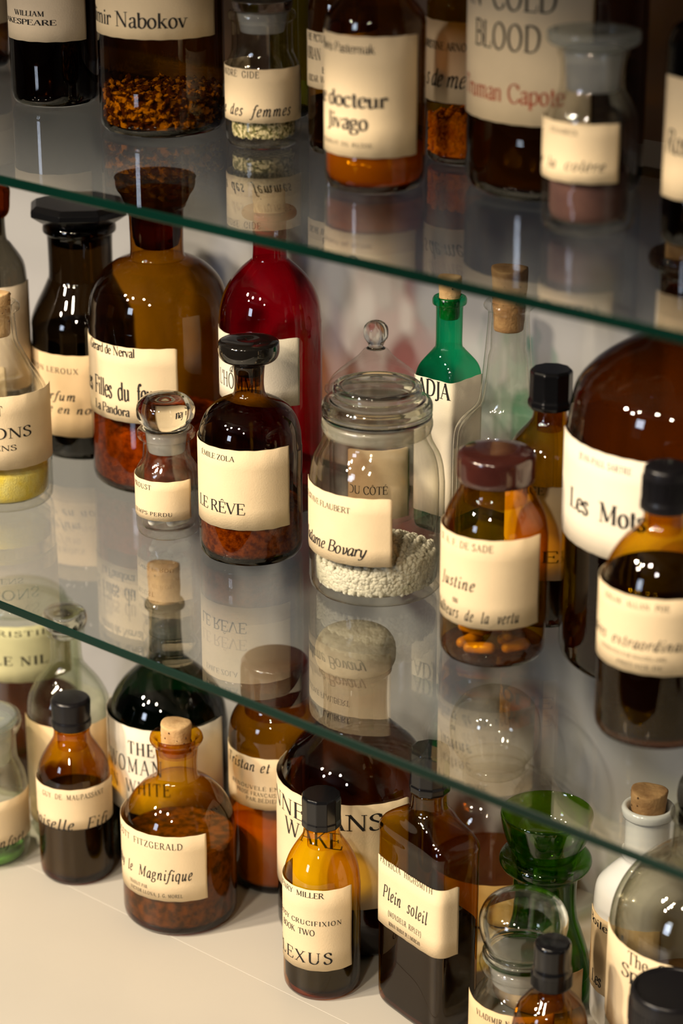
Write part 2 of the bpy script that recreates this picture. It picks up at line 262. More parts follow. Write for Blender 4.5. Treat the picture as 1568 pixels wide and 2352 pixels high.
DATA = [
 {"id":"wshake","n":"apothecary_bottle","p":[-0.2512,0.1686],"s":1,"R":29.05,"body":[[94.01,28.59],[103.74,25.42],[110.66,16.92],[114.81,10.7],[129.93,10.11]],"parts":[["stopper","black",32,[[128.84,8.42],[130.48,12.35],[138.14,12.33]]]],"labels":[{"z":[43.53,87.14],"a":[-184.5,4.5],"m":"paper_dim","txt":[["WILLIAM","b",-97.7,-52.4,60.04,3.32,"ink"],["SHAKESPEARE","b",-142.5,-37.5,54.39,3.32,"ink"]]}],"fill":["liquid_black",82.84,0],"g":"amber_black","lab":"near-black bottle with cream label of small capitals, upper left corner of top shelf","cat":"bottle","th":-41.7},
 {"id":"farleft","n":"apothecary_bottle","p":[-0.3847,0.2139],"s":1,"R":23.38,"body":[[76.61,23.16],[85.6,18.25],[91.56,9.11],[103.46,8.48]],"parts":[["stopper","black",32,[[102.27,7.27],[104.05,10.91],[110.86,10.89]]]],"labels":[{"z":[32.06,68.03],"a":[-228.2,48.2],"m":"paper_dim","txt":[]}],"g":"amber_dark","lab":"dark brown bottle cut by the left picture edge, behind the near-black bottle","cat":"bottle","th":-39.8},
 {"id":"nabokov","n":"apothecary_bottle","p":[-0.1374,0.1562],"s":1,"R":39.54,"body":[[119.22,38.74],[132.28,34.09],[140.08,23.92],[145.27,16.46],[158.17,15.35]],"parts":[["stopper","amber_solid",32,[[155.59,13.77],[159.45,21.16],[165.87,21.13]]]],"labels":[{"z":[61.73,109.1],"a":[-191.3,11.3],"m":"paper","txt":[["Vladimir Nabokov","r",-159.6,-20.4,68.85,9.1,"ink"]]}],"fill":["seeds",25.39,0],"g":"amber_dark","lab":"wide brown bottle of dry yellow-green pieces under a large cream label, top shelf","cat":"bottle","th":-44.2},
 {"id":"gide","n":"stoppered_jar","p":[-0.0582,0.1644],"s":1,"R":23.07,"body":[[43.75,22.99],[49.56,21.9],[54.3,19.76],[58.77,18.69],[73.95,18.62],[76.55,20.44],[79.67,20.43],[81.23,19.37]],"parts":[["ground_plug","frost",32,[[68.2,13.13],[79.15,15.19],[81.23,15.71]]],["glass_stopper","clear_solid",32,[[81.23,15.71],[82.27,17.8],[86.42,18.56],[89.01,17.24],[90.56,10.45],[94.69,8.87],[99.85,13.03],[104.99,10.93],[107.04,0.0]]]],"labels":[{"z":[16.88,49.41],"a":[-207.6,27.6],"m":"paper","txt":[["ANDRÉ  GIDE","w",-127.6,-52.4,44.19,3.92,"ink"],["L'école  des  femmes","iw",-179.2,-0.8,21.14,6.79,"ink"]]}],"fill":["herbs",27.81,0],"g":"clear","lab":"small clear glass jar of dried green herbs with glass stopper on the top shelf","cat":"jar","wall":3,"th":-46.6},
 {"id":"olive","n":"glass_bottle","p":[-0.1018,0.2346],"s":1,"R":12.82,"body":[[90.27,12.65],[98.39,10.43],[103.79,5.48],[119.9,4.91]],"parts":[["cork","cork",24,[[114.55,3.83],[126.58,4.36]]]],"labels":[],"g":"olive","lab":"slim olive green glass bottle standing behind the clear herb jar","cat":"bottle","th":-47.2},
 {"id":"dorian","n":"apothecary_bottle","p":[-0.0087,0.1817],"s":1,"R":20.9,"body":[[87.56,20.64],[96.49,18.02],[102.84,10.28],[105.38,7.19],[118.02,6.66]],"parts":[["stopper","black",32,[[116.76,5.64],[118.52,9.73],[125.56,9.71]]]],"labels":[{"z":[40.37,73.71],"a":[-132.2,39.6],"m":"paper","txt":[["THE  PICTURE  OF","r",-123.1,-56.9,68.07,4.4,"ink"],["DORIAN  GRAY","r",-132.2,-47.8,57.37,6.89,"ink"],["by","r",-83.8,-71.6,49.85,3.87,"ink"],["OSCAR  WILDE","r",-120.9,-59.1,44.18,3.87,"ink"]]}],"fill":["liquid_black",31.79,0],"g":"amber","lab":"amber bottle of dark liquid half hidden behind the bottle with orange liquid, top shelf","cat":"bottle","th":-48.4},
 {"id":"jivago","n":"apothecary_bottle","p":[0.0648,0.1261],"s":1,"R":28.5,"body":[[94.46,28.12],[97.83,27.12],[103.35,22.97],[109.33,18.35],[115.29,12.53],[117.67,10.12],[130.71,9.6]],"parts":[["stopper","black",32,[[129.52,8.64],[131.18,13.44],[137.78,13.42]]]],"labels":[{"z":[21.71,89.06],"a":[-184.4,4.4],"m":"paper","txt":[["Boris Pasternak","r",-130.7,-49.3,79.79,5.13,"ink"],["Le docteur","b",-144.4,-35.6,49.87,8.54,"ink"],["Jivago","b",-114.1,-57.0,37.31,8.82,"ink"],["TRADUIT DU RUSSE","rw",-128.3,-51.7,27.59,2.34,"ink"]]}],"fill":["liquid_orange",23.8,0],"g":"amber","lab":"brown bottle with tall cream label above glowing orange liquid, top shelf","cat":"bottle","th":-49.2},
 {"id":"arnothy","n":"apothecary_bottle","p":[0.0614,0.213],"s":1,"R":24.42,"body":[[93.8,24.11],[102.58,20.25],[107.58,11.38],[110.08,8.09],[123.74,7.55]],"parts":[["stopper","black",32,[[122.5,6.55],[124.24,10.57],[131.15,10.56]]]],"labels":[{"z":[37.47,84.81],"a":[-139.4,-40.6],"m":"paper_dim","txt":[["CHRISTINE ARNOTHY","b",-137.0,-32.2,68.15,4.6,"ink"],["s de mer","i",-123.3,-41.3,46.85,10.33,"ink"]]}],"fill":["orange_pebbles",26.82,0],"g":"amber_light","lab":"amber bottle of orange granules, behind the bottle with glowing orange liquid, top shelf","cat":"bottle","th":-51.4},
 {"id":"cold","n":"apothecary_bottle","p":[0.1417,0.1927],"s":1,"R":50.4,"body":[[142.64,49.25],[156.65,42.87],[164.78,28.52],[169.41,17.8],[182.07,16.56]],"parts":[["stopper","amber_solid",32,[[180.92,15.14],[183.22,23.65],[190.09,23.6]]]],"labels":[{"z":[43.96,142.46],"a":[-148.6,-31.4],"m":"paper","txt":[["IN  COLD","r",-125.8,-54.2,105.82,14.03,"ink"],["BLOOD","r",-116.4,-63.6,84.15,14.13,"ink"],["Truman Capote","r",-132.1,-47.9,55.92,10.16,"ink_red"]]}],"fill":["liquid_violet",68.5,0],"g":"amber_dark","lab":"widest dark bottle on the top shelf, label with black capitals and a red-orange line","cat":"bottle","th":-53.5},
 {"id":"colere","n":"stoppered_jar","p":[0.2135,0.1272],"s":1,"R":24.93,"body":[[55.67,24.67],[61.88,23.49],[67.16,21.18],[71.73,18.65],[75.16,17.04],[84.25,16.54],[89.92,17.19],[93.3,18.53],[95.56,18.07]],"parts":[["ground_plug","frost",32,[[74.02,13.64],[91.05,15.38],[95.11,16.27]]],["glass_stopper","clear_milk",40,[[95.11,16.27],[96.91,19.87],[98.94,23.92],[102.31,24.35],[105.0,23.43],[105.45,13.51],[104.1,0.0]]]],"labels":[{"z":[29.43,60.67],"a":[-161.9,-18.1],"m":"paper","txt":[["STEINBECK","rw",-110.4,-69.6,54.45,2.9,"ink"],["de  la  colère","iw",-145.5,-34.5,36.18,5.34,"ink"]]}],"fill":["powder_plum",32.46,0],"g":"clear","lab":"clear jar with flat round glass stopper and plum-brown powder, foremost on top shelf","cat":"jar","wall":3.5,"th":-54.4},
 {"id":"rightdark","n":"glass_bottle","p":[0.2736,0.1429],"s":1,"R":20.57,"body":[[105.01,20.29],[111.59,17.61],[115.96,10.99],[118.15,7.69],[133.34,7.0]],"parts":[["cork","cork",24,[[129.01,5.91],[137.66,6.55]]]],"labels":[{"z":[25.54,87.93],"a":[-130.8,-49.2],"m":"paper","txt":[["Rose","i",-121.5,-66.6,49.03,11.87,"ink"]]}],"fill":["liquid_black",98.41,0],"g":"bottle_black","lab":"black-green bottle with pink-cream label cut by the right picture edge on the top shelf","cat":"bottle","th":-57.0},
 {"id":"dickens","n":"glass_bottle","p":[-0.2696,0.1225],"s":2,"R":33.42,"body":[[70.18,33.14],[79.6,31.88],[88.97,27.65],[98.31,21.96],[107.6,16.88],[115.32,13.89],[126.09,12.98],[134.97,12.95],[136.8,15.89],[139.85,16.17],[141.68,14.7]],"parts":[["cork","cork_light",28,[[118.41,8.86],[138.33,10.0],[148.38,10.27]]]],"labels":[{"z":[32.99,85.21],"a":[-228.0,48.0],"m":"paper","txt":[["GREAT","r",-74.4,-38.6,71.91,6.93,"ink"],["EXPECTATIONS","r",-175.5,-4.5,55.5,7.31,"ink"],["CHARLES DICKENS","r",-155.7,-24.3,46.82,3.81,"ink"]]}],"fill":["powder_yellow",25.75,0],"g":"clear","lab":"clear corked bottle of yellow powder at the left picture edge, middle shelf","cat":"bottle","wall":2.5,"th":-40.0},
 {"id":"behindleft","n":"apothecary_bottle","p":[-0.3443,0.1865],"s":2,"R":22.57,"body":[[131.01,22.39],[143.83,20.47],[156.58,12.37],[161.34,9.27],[177.15,8.62]],"parts":[["stopper","amber_solid",28,[[175.57,7.39],[179.35,11.7],[188.15,12.91],[199.11,12.26],[203.79,0.0]]]],"labels":[{"z":[53.34,130.23],"a":[-228.0,48.0],"m":"paper_dim","txt":[]}],"g":"smoke","lab":"slim dark bottle with amber stopper and plain label, behind the yellow powder bottle","cat":"bottle","th":-40.0},
 {"id":"octagon","n":"stoppered_jar","p":[-0.3083,0.236],"s":2,"R":37.96,"body":[[81.63,37.65],[91.5,37.42],[98.72,37.2],[107.88,33.99],[119.27,28.26],[127.38,24.45],[131.26,23.18],[146.73,23.1],[161.14,23.65],[163.38,26.13],[167.2,26.11],[169.11,24.86]],"parts":[["stopper","black",8,[[153.15,18.71],[168.48,22.38],[169.75,26.1],[172.93,31.05],[176.74,36.61],[181.17,36.57],[184.34,32.21]]]],"labels":[{"z":[19.44,80.84],"a":[-155.9,-24.1],"m":"paper_tan","txt":[["GASTON LEROUX","rw",-130.7,-49.3,67.25,4.01,"ink"],["Le  parfum","iw",-128.3,-51.7,46.94,6.72,"ink"],["de la dame en noir","iw",-155.9,-24.1,37.26,6.07,"ink"]]}],"fill":["liquid_black",89.86,0],"g":"bottle_black","lab":"black-brown conical shouldered jar with wide octagonal stopper and tan label, middle shelf","cat":"jar","th":-42.1},
 {"id":"nerval","n":"apothecary_bottle","p":[-0.2223,0.2294],"s":2,"R":49.44,"body":[[119.51,49.17],[132.08,47.83],[143.03,43.79],[150.82,37.69],[157.03,29.51],[160.13,21.66],[162.61,18.65],[181.72,18.57],[193.96,19.12],[197.01,20.9],[199.45,20.88]],"parts":[["glass_stopper","amber_solid",36,[[169.41,15.01],[197.01,17.91],[199.45,21.48],[204.62,23.84],[209.18,26.8],[214.63,27.36],[217.65,25.56],[217.05,0.0]]]],"labels":[{"z":[54.65,108.75],"a":[-149.5,-30.5],"m":"paper","txt":[["Gérard de Nerval","b",-115.9,-64.1,102.03,6.38,"ink"],["Les  Filles  du  feu","b",-130.0,-50.0,70.46,12.83,"ink"],["La Pandora","b",-109.9,-70.1,59.2,6.45,"ink"]]}],"fill":["powder_red",44.24,0],"g":"amber_mid","lab":"broad amber bottle with flared glass stopper and red brown grains, middle shelf left","cat":"bottle","th":-43.9},
 {"id":"proust","n":"stoppered_jar","p":[-0.1406,0.1543],"s":2,"R":21.52,"body":[[40.41,21.47],[45.96,20.28],[50.27,17.94],[53.96,16.19],[64.99,15.87],[68.04,19.03],[71.7,19.3],[73.53,17.85]],"parts":[["ground_plug","frost",28,[[57.34,12.14],[71.09,13.83],[73.53,14.97]]],["glass_stopper","clear_solid",32,[[73.53,14.97],[74.75,14.39],[77.79,16.68],[81.73,18.97],[86.28,19.52],[90.81,18.36],[94.73,14.33],[96.54,8.02],[96.84,0.0]]]],"labels":[{"z":[15.14,42.79],"a":[-179.5,-0.5],"m":"paper","txt":[["PROUST","rw",-123.0,-74.1,36.52,3.4,"ink"],["LE TEMPS PERDU","rw",-143.1,-36.9,18.71,2.48,"ink"]]}],"g":"clear","lab":"tiny clear jar with ball stopper holding white capsules, middle shelf","cat":"jar","wall":2.5,"extra":"capsules","th":-44.0},
 {"id":"reve","n":"apothecary_bottle","p":[-0.0753,0.1663],"s":2,"R":33.88,"body":[[75.52,33.56],[84.46,32.93],[91.89,30.63],[97.82,26.94],[102.54,21.3],[106.08,14.56],[108.44,10.64],[115.49,9.5],[125.74,10.04],[128.65,10.59]],"parts":[["stopper","black_gloss",40,[[121.35,8.37],[129.53,10.58],[131.28,16.15],[133.6,18.64],[137.09,19.74],[141.74,19.72],[144.34,18.32],[145.21,8.33],[144.05,0.0]]]],"labels":[{"z":[27.01,81.28],"a":[-180.1,0.1],"m":"paper","txt":[["ÉMILE ZOLA","r",-111.0,-63.6,73.53,3.57,"ink"],["LE RÊVE","r",-119.3,-52.6,37.77,7.49,"ink"]]}],"fill":["powder_rust",34.8,0],"g":"amber_dark","lab":"dark brown bottle with flat black disc stopper and large cream label, middle shelf","cat":"bottle","th":-46.1},
 {"id":"red","n":"glass_bottle","p":[-0.1241,0.2385],"s":2,"R":34.83,"body":[[135.1,34.54],[144.2,33.3],[153.27,30.32],[162.3,25.02],[169.2,18.59],[173.99,13.06],[176.38,11.6],[190.66,11.28],[201.91,11.82],[203.68,17.3],[206.63,18.44],[208.98,17.28]],"parts":[["cork","cork_light",28,[[190.66,9.25],[206.63,10.37],[221.31,10.91]]]],"labels":[{"z":[81.7,128.92],"a":[-166.0,-14.0],"m":"paper_white","txt":[["d'","i",-98.3,-89.7,103.27,5.62,"ink"],["L'HOMME","r",-122.8,-57.2,91.64,10.59,"ink"]]}],"g":"ruby","lab":"ruby red glass bottle with cork and pale label, middle shelf behind the disc-stoppered bottle","cat":"bottle","th":-46.7},
 {"id":"dome","n":"lidded_jar","p":[-0.0592,0.272],"s":2,"R":31.25,"body":[[82.55,31.06],[87.17,32.79],[89.33,32.19]],"parts":[["dome_lid","clear",40,[[89.33,32.19],[91.79,32.17],[96.39,30.09],[100.98,25.68],[104.95,21.0],[108.62,16.32],[112.27,12.23],[115.31,9.6],[117.74,6.98]]],["knob","clear_solid",28,[[117.74,6.4],[119.56,4.94],[121.99,5.81],[125.32,7.84],[129.25,8.41],[133.48,7.53],[136.49,4.05],[137.39,0.0]]]],"labels":[{"z":[6.66,56.35],"a":[-84.3,-3.5],"m":"paper","txt":[["DU CÔTÉ","r",-84.3,-33.8,25.04,5.65,"ink"]]}],"g":"clear","lab":"clear jar with domed knob lid standing behind the jar of white grains","cat":"jar","wall":2.5,"th":-49.3},
 {"id":"bovary","n":"lidded_jar","p":[0.0246,0.1763],"s":2,"R":42.64,"body":[[71.67,42.49],[80.36,41.59],[87.58,39.62],[93.33,36.58],[98.21,34.38],[103.36,33.52],[107.65,34.57],[111.36,34.54],[113.06,32.91]],"parts":[["sealing_ring","frost_cream",40,[[103.36,32.71],[105.08,34.05],[108.51,34.83],[111.36,34.27],[112.21,32.91]]],["glass_lid","shell_glass",48,[[112.5,30.21],[113.06,33.45],[114.49,34.51],[116.19,33.96],[117.33,34.49],[121.87,34.45],[123.85,33.36],[124.99,30.12],[126.68,27.96],[128.1,27.14],[129.51,27.94],[132.33,27.92],[134.02,26.84],[134.3,24.69],[132.89,23.09],[132.89,0.0]]]],"labels":[{"z":[29.43,74.12],"a":[-143.5,-36.5],"m":"paper","txt":[["GUSTAVE FLAUBERT","r",-135.0,-71.6,63.42,3.72,"ink"],["Madame Bovary","i",-143.0,-56.3,35.91,7.77,"ink"]]}],"fill":["rice",17.27,34],"g":"clear_warm","lab":"large clear lidded jar filled low with white grains, centre of middle shelf","cat":"jar","wall":3.5,"th":-49.3},
 {"id":"nadja","n":"glass_bottle","p":[-0.0066,0.2844],"s":2,"R":21.31,"body":[[105.24,21.26],[110.65,20.66],[116.06,18.34],[121.15,14.31],[125.64,10.3],[128.62,8.86],[142.0,8.83],[154.71,9.09],[156.18,11.08],[159.42,11.35],[161.18,10.5]],"parts":[["cork","cork_light",28,[[145.85,5.98],[158.83,6.81],[174.66,7.92]]]],"labels":[{"z":[14.18,108.45],"a":[-135.3,41.9],"m":"paper_white","txt":[["NADJA","b",-150.0,-47.8,96.75,11.0,"ink"]]}],"g":"emerald","lab":"emerald green square bottle with cork and white wrap label, middle shelf","cat":"bottle","sqp":[0.0165,0.0165,12],"th":-51.1},
 {"id":"tallclear","n":"glass_bottle","p":[0.0611,0.2598],"s":2,"R":33.73,"body":[[81.3,33.66],[90.13,32.76],[95.99,29.94],[101.26,25.48],[106.22,20.74],[112.04,17.95],[125.08,16.25],[145.2,14.53],[165.14,13.09],[170.24,13.62],[172.5,15.79],[174.76,15.78],[176.45,14.15]],"parts":[["cork","cork",32,[[157.19,9.29],[173.63,10.34],[197.77,11.64]]]],"labels":[],"g":"clear","lab":"tall clear glass bottle with long neck and large cork, middle shelf","cat":"bottle","wall":2.5,"th":-52.5},
 {"id":"octcap","n":"medicine_bottle","p":[0.1329,0.209],"s":2,"R":25.45,"body":[[98.98,25.21],[107.34,24.38],[114.28,21.46],[119.82,17.25],[125.34,12.53],[129.47,10.43],[134.96,9.89]],"parts":[["screw_cap","black",10,[[134.96,13.02],[136.88,13.79],[139.62,13.78],[141.26,13.0],[157.6,12.94],[159.23,11.9]]]],"labels":[{"z":[33.03,93.02],"a":[-154.3,-25.7],"m":"paper","txt":[["GEORGE","r",-121.6,-58.4,88.21,4.74,"ink"],["FOLIE","b",-144.1,-35.9,44.74,7.32,"ink"]]}],"fill":["liquid_black",46.65,0],"g":"amber","lab":"amber bottle with black faceted cap behind the maroon capped jar, middle shelf","cat":"bottle","th":-53.6},
 {"id":"justine","n":"pill_jar","p":[0.1418,0.1463],"s":2,"R":31.43,"body":[[77.39,31.13],[85.59,29.79],[92.95,26.94],[99.19,23.6],[103.8,21.29],[110.01,20.75]],"parts":[["screw_cap","bakelite",48,[[108.12,20.76],[109.2,22.78],[112.43,23.27],[122.1,23.21],[124.78,22.69],[126.39,20.66],[127.45,12.6],[127.72,0.0]]]],"labels":[{"z":[26.59,82.19],"a":[-183.2,3.2],"m":"paper","txt":[["D. A. F. DE SADE","rw",-126.3,-53.7,74.89,4.3,"ink"],["Justine","iw",-122.3,-71.1,49.5,7.59,"ink"],["ou","r",-100.4,-92.5,39.89,4.37,"ink"],["Les Malheurs  de  la  vertu","iw",-157.3,-22.7,30.51,7.09,"ink"]]}],"g":"amber_light","lab":"amber jar with round maroon screw cap and cream label in italics, middle shelf","cat":"jar","extra":"amber_capsules","th":-52.3},
 {"id":"sartre","n":"apothecary_bottle","p":[0.2247,0.2115],"s":2,"R":66.49,"body":[[142.91,65.72],[156.07,64.0],[167.84,60.83],[176.95,54.0],[184.72,44.99],[191.17,34.55],[195.54,24.65],[198.62,19.21],[201.44,16.98],[215.48,16.43],[230.68,16.61],[236.98,19.02],[239.24,22.9],[243.25,23.85],[246.26,22.38]],"parts":[["cork","cork",36,[[228.16,12.71],[243.25,14.12],[261.95,15.02]]]],"labels":[{"z":[80.86,142.85],"a":[-141.1,-38.9],"m":"paper_white","txt":[["JEAN-PAUL SARTRE","rw",-114.2,-79.9,133.92,3.89,"ink"],["Les  Mots","b",-122.7,-71.5,102.02,11.72,"ink"]]}],"fill":["liquid_brown",45.43,0],"g":"amber_red","lab":"biggest round-shouldered brown bottle with cork at the right end of middle shelf","cat":"bottle","th":-56.9},
 {"id":"poe","n":"medicine_bottle","p":[0.274,0.1243],"s":2,"R":33.69,"body":[[80.02,33.49],[89.02,32.46],[97.98,30.01],[105.62,26.41],[111.97,21.89],[117.53,16.45],[121.32,13.15],[124.59,11.73],[130.87,11.48]],"parts":[["screw_cap","black_matte",16,[[129.61,11.71],[130.62,14.05],[134.62,14.04],[136.63,13.33],[149.57,13.05],[153.54,12.57],[155.03,11.17]]]],"labels":[{"z":[46.39,90.9],"a":[-184.3,4.3],"m":"paper","txt":[["EDGAR  ALLAN  POE","rw",-117.6,-48.0,84.25,3.49,"ink"],["Histoires  extraordinaires","iw",-165.3,-14.7,60.91,6.54,"ink"],["TRADUITES PAR BAUDELAIRE","rw",-120.5,-48.4,55.03,2.26,"ink"],["PRÉFACE DE","rw",-96.5,-51.5,49.87,2.26,"ink"]]}],"fill":["liquid_redblack",93.63,0],"g":"amber_light","lab":"foremost amber bottle with matte black cap, right side of the middle shelf","cat":"bottle","th":-56.6},
 {"id":"greenjar","n":"stoppered_jar","p":[-0.2833,0.1002],"s":3,"R":30.82,"body":[[55.83,30.64],[64.66,29.01],[71.7,26.45],[78.72,24.53],[94.44,24.45],[101.39,27.54],[106.6,28.76],[110.06,28.12]],"parts":[["ground_plug","frost",32,[[75.21,19.51],[97.92,21.3],[104.86,23.77]]],["glass_stopper","clear_milk",32,[[104.86,23.77],[108.33,25.0],[111.79,23.11],[108.33,0.0]]]],"labels":[{"z":[19.02,54.92],"a":[-224.0,44.0],"m":"paper","txt":[["Le  confort","iw",-76.5,17.2,18.18,7.48,"ink"]]}],"fill":["green_gel",2.19,0],"g":"clear_green","lab":"clear stoppered jar with bright green contents, left picture edge on the counter","cat":"jar","wall":4,"th":-39.0},
 {"id":"maupassant","n":"medicine_bottle","p":[-0.2153,0.126],"s":3,"R":26.53,"body":[[70.98,26.4],[81.39,25.41],[90.03,22.89],[97.61,18.84],[103.79,15.12],[107.9,13.25],[113.37,12.62]],"parts":[["screw_cap","black_matte",40,[[114.74,12.93],[116.1,14.15],[120.87,14.14],[122.57,13.52],[135.81,14.09],[137.84,12.25]]]],"labels":[{"z":[46.39,77.78],"a":[-218.7,38.7],"m":"paper","txt":[["GUY  DE  MAUPASSANT","rw",-98.0,7.0,70.16,3.98,"ink"],["Mademoiselle  Fifi","iw",-196.3,16.3,45.95,8.68,"ink"]]}],"fill":["liquid_black",64.02,0],"g":"amber_light","lab":"small amber bottle with black cap and black liquid, left end of the counter","cat":"bottle","th":-41.4},
 {"id":"paleleft","n":"glass_bottle","p":[-0.2642,0.1668],"s":3,"R":31.05,"body":[[93.84,30.69],[107.95,29.33],[120.24,23.53],[130.72,15.87],[137.68,12.04],[155.0,11.37],[158.45,13.88],[161.9,13.87]],"parts":[["glass_stopper","clear_solid",28,[[156.73,9.47],[161.9,10.72],[164.3,14.5],[170.49,16.37],[176.65,14.46],[179.39,7.54],[180.07,0.0]]]],"labels":[{"z":[14.98,97.6],"a":[-129.3,24.3],"m":"paper_tan","txt":[]}],"g":"clear_green","lab":"pale clear bottle with tan label, behind the black-capped bottle at left of the counter","cat":"bottle","wall":2.5,"th":-41.3},
 {"id":"christie","n":"glass_bottle","p":[-0.3553,0.203],"s":3,"R":44.06,"body":[[132.34,43.81],[139.56,41.76],[143.89,37.09],[146.76,33.1]],"parts":[["dome_lid","clear_green",36,[[146.04,33.1],[147.48,35.08],[151.08,34.39],[156.82,27.75],[160.4,16.51],[161.11,0.0]]]],"labels":[{"z":[98.64,144.28],"a":[-193.7,13.7],"m":"paper_lime","txt":[["AGATHA CHRISTIE","rw",-167.5,-12.5,136.54,4.2,"ink"],["MORT SUR LE NIL","bw",-164.1,-15.9,112.89,7.03,"ink"]]}],"fill":["liquid_brown",66.39,0],"g":"clear_green","lab":"wide clear lidded jar with yellow-green label, left back of the counter","cat":"bottle","wall":2.5,"th":-40.2},
 {"id":"woman","n":"glass_bottle","p":[-0.1904,0.1963],"s":3,"R":43.69,"body":[[103.36,43.41],[115.53,41.42],[125.9,37.57],[135.21,31.25],[143.1,23.4],[149.95,16.2],[156.78,12.44],[188.94,11.43],[191.63,14.21],[194.99,14.2],[197.0,12.96]],"parts":[["cork","cork",28,[[178.83,9.91],[195.66,11.11],[223.33,11.66]]]],"labels":[{"z":[45.98,114.33],"a":[-196.7,16.7],"m":"paper_white","txt":[["THE","bw",-84.9,-57.4,93.63,9.93,"ink"],["WOMAN","rw",-114.5,-50.0,78.39,11.96,"ink"],["IN  WHITE","rw",-114.5,-43.5,62.72,10.0,"ink"]]}],"fill":["liquid_green",106.84,0],"g":"green_dark","lab":"big dark green corked bottle with white label in capitals, on the counter","cat":"bottle","th":-43.9},
 {"id":"fitz","n":"apothecary_bottle","p":[-0.1193,0.1354],"s":3,"R":39.67,"body":[[66.62,39.48],[75.78,38.2],[84.23,35.13],[91.97,30.27],[98.68,23.94],[102.7,17.94],[105.37,14.34],[115.38,13.72],[124.67,14.58],[128.65,15.16],[131.29,17.24],[133.6,18.42],[136.24,17.81]],"parts":[["cork","cork_light",28,[[122.02,9.83],[135.25,10.39],[145.46,10.67]]]],"labels":[{"z":[29.05,78.74],"a":[-163.1,-16.9],"m":"paper","txt":[["F. SCOTT  FITZGERALD","rw",-138.9,-41.1,68.97,4.75,"ink"],["Gatsby  le  Magnifique","iw",-148.8,-31.2,45.35,8.29,"ink"],["TRADUIT PAR","rw",-103.0,-78.5,36.56,2.56,"ink"],["VICTOR LLONA, J. G. MOREL","rw",-101.4,-42.0,32.03,2.55,"ink"]]}],"fill":["sediment_brown",60.84,0],"g":"amber_light","lab":"round amber bottle with flared neck and pale cork, front left of the counter","cat":"bottle","th":-44.1},
 {"id":"tristan","n":"pill_jar","p":[-0.1034,0.2173],"s":3,"R":33.4,"body":[[106.78,33.49],[118.71,32.8],[127.19,30.6],[133.95,26.89],[139.01,24.42],[144.06,23.78]],"parts":[["screw_cap","bakelite",40,[[142.38,23.18],[144.06,24.39],[164.15,24.29],[169.15,23.65],[171.47,21.22],[171.47,0.0]]]],"labels":[{"z":[68.6,108.28],"a":[-170.2,-9.8],"m":"paper","txt":[["Tristan et","iw",-122.9,-53.0,97.79,7.8,"ink"],["RENOUVELÉ EN","rw",-111.5,-43.6,83.55,2.93,"ink"],["PROSE FRANÇAISE","rw",-101.0,-43.6,78.78,2.94,"ink"],["PAR BÉDIER","rw",-85.6,-43.6,74.35,2.94,"ink"]]}],"fill":["powder_orange",50.79,0],"g":"amber_mid","lab":"amber jar with wide brown cap and orange contents, back of the counter","cat":"jar","th":-46.7},
 {"id":"finnegans","n":"apothecary_bottle","p":[-0.0175,0.2044],"s":3,"R":53.28,"body":[[106.95,52.7],[118.53,50.8],[128.4,46.56],[137.25,40.59],[144.77,32.89],[151.28,25.8],[155.5,22.26],[172.31,21.3],[189.96,22.09],[193.16,24.4],[195.71,24.39]],"parts":[["mushroom_stopper","cork_dull",36,[[185.16,18.63],[194.75,20.33],[196.66,24.38],[201.12,26.68],[209.06,26.92],[215.39,24.86],[220.12,19.06],[221.07,0.0]]]],"labels":[{"z":[39.98,118.59],"a":[-172.6,-7.4],"m":"paper","txt":[["FINNEGANS","r",-151.6,-28.4,99.72,11.77,"ink"],["WAKE","r",-110.0,-57.8,85.12,11.79,"ink"]]}],"fill":["liquid_brown",39.68,0],"g":"amber_red","lab":"wide brown bottle with mushroom stopper and large spaced capitals, centre back of the counter","cat":"bottle","th":-48.8},
 {"id":"miller","n":"medicine_bottle","p":[0.0179,0.131],"s":3,"R":25.55,"body":[[77.53,25.35],[87.23,24.15],[95.28,21.56],[102.34,17.84],[108.1,14.14],[112.25,12.15],[117.67,11.57]],"parts":[["screw_cap","black",12,[[118.3,12.41],[119.26,13.26],[122.43,13.25],[123.7,12.96],[138.88,13.2],[140.77,12.35]]]],"labels":[{"z":[23.91,83.8],"a":[-180.1,0.1],"m":"paper","txt":[["HENRY  MILLER","r",-134.6,-45.4,78.03,3.92,"ink"],["THE ROSY CRUCIFIXION","rw",-162.0,-18.0,57.64,3.34,"ink"],["BOOK  TWO","r",-121.9,-58.1,50.12,4.25,"ink"],["PLEXUS","rw",-147.5,-32.5,29.21,8.24,"ink"]]}],"fill":["liquid_redblack",30.04,0],"g":"amber_yellow","lab":"small bright amber bottle with black cap and cream label, counter front","cat":"bottle","th":-47.9},
 {"id":"highsmith","n":"medicine_bottle","p":[0.0923,0.15],"s":3,"R":30.0,"body":[[124.23,31.17],[130.46,30.3],[136.68,26.96],[141.94,21.43],[146.89,15.09],[149.97,12.61],[153.66,11.78],[161.34,11.49]],"parts":[["screw_cap","black",10,[[161.34,12.58],[162.87,13.39],[166.55,13.38],[167.77,12.83],[189.66,12.77],[191.47,11.68]]]],"labels":[{"z":[60.43,109.0],"a":[-152.2,-4.1],"m":"paper","txt":[["PATRICIA  HIGHSMITH","rw",-146.6,-33.4,105.08,4.38,"ink"],["Plein  soleil","iw",-141.8,-38.2,81.41,9.42,"ink"],["(MONSIEUR  RIPLEY)","rw",-132.4,-47.6,70.02,3.85,"ink"],["ROMAN TRADUIT DE L'AMÉRICAIN","bw",-130.9,-49.1,63.27,2.67,"ink"]]}],"fill":["liquid_redblack",76.93,0],"g":"amber_light","lab":"flat-sided brown flask with black cap and wrap label, front right of centre on the counter","cat":"bottle","sqp":[0.0335,0.0187,6],"rot":-12,"th":-50.8},
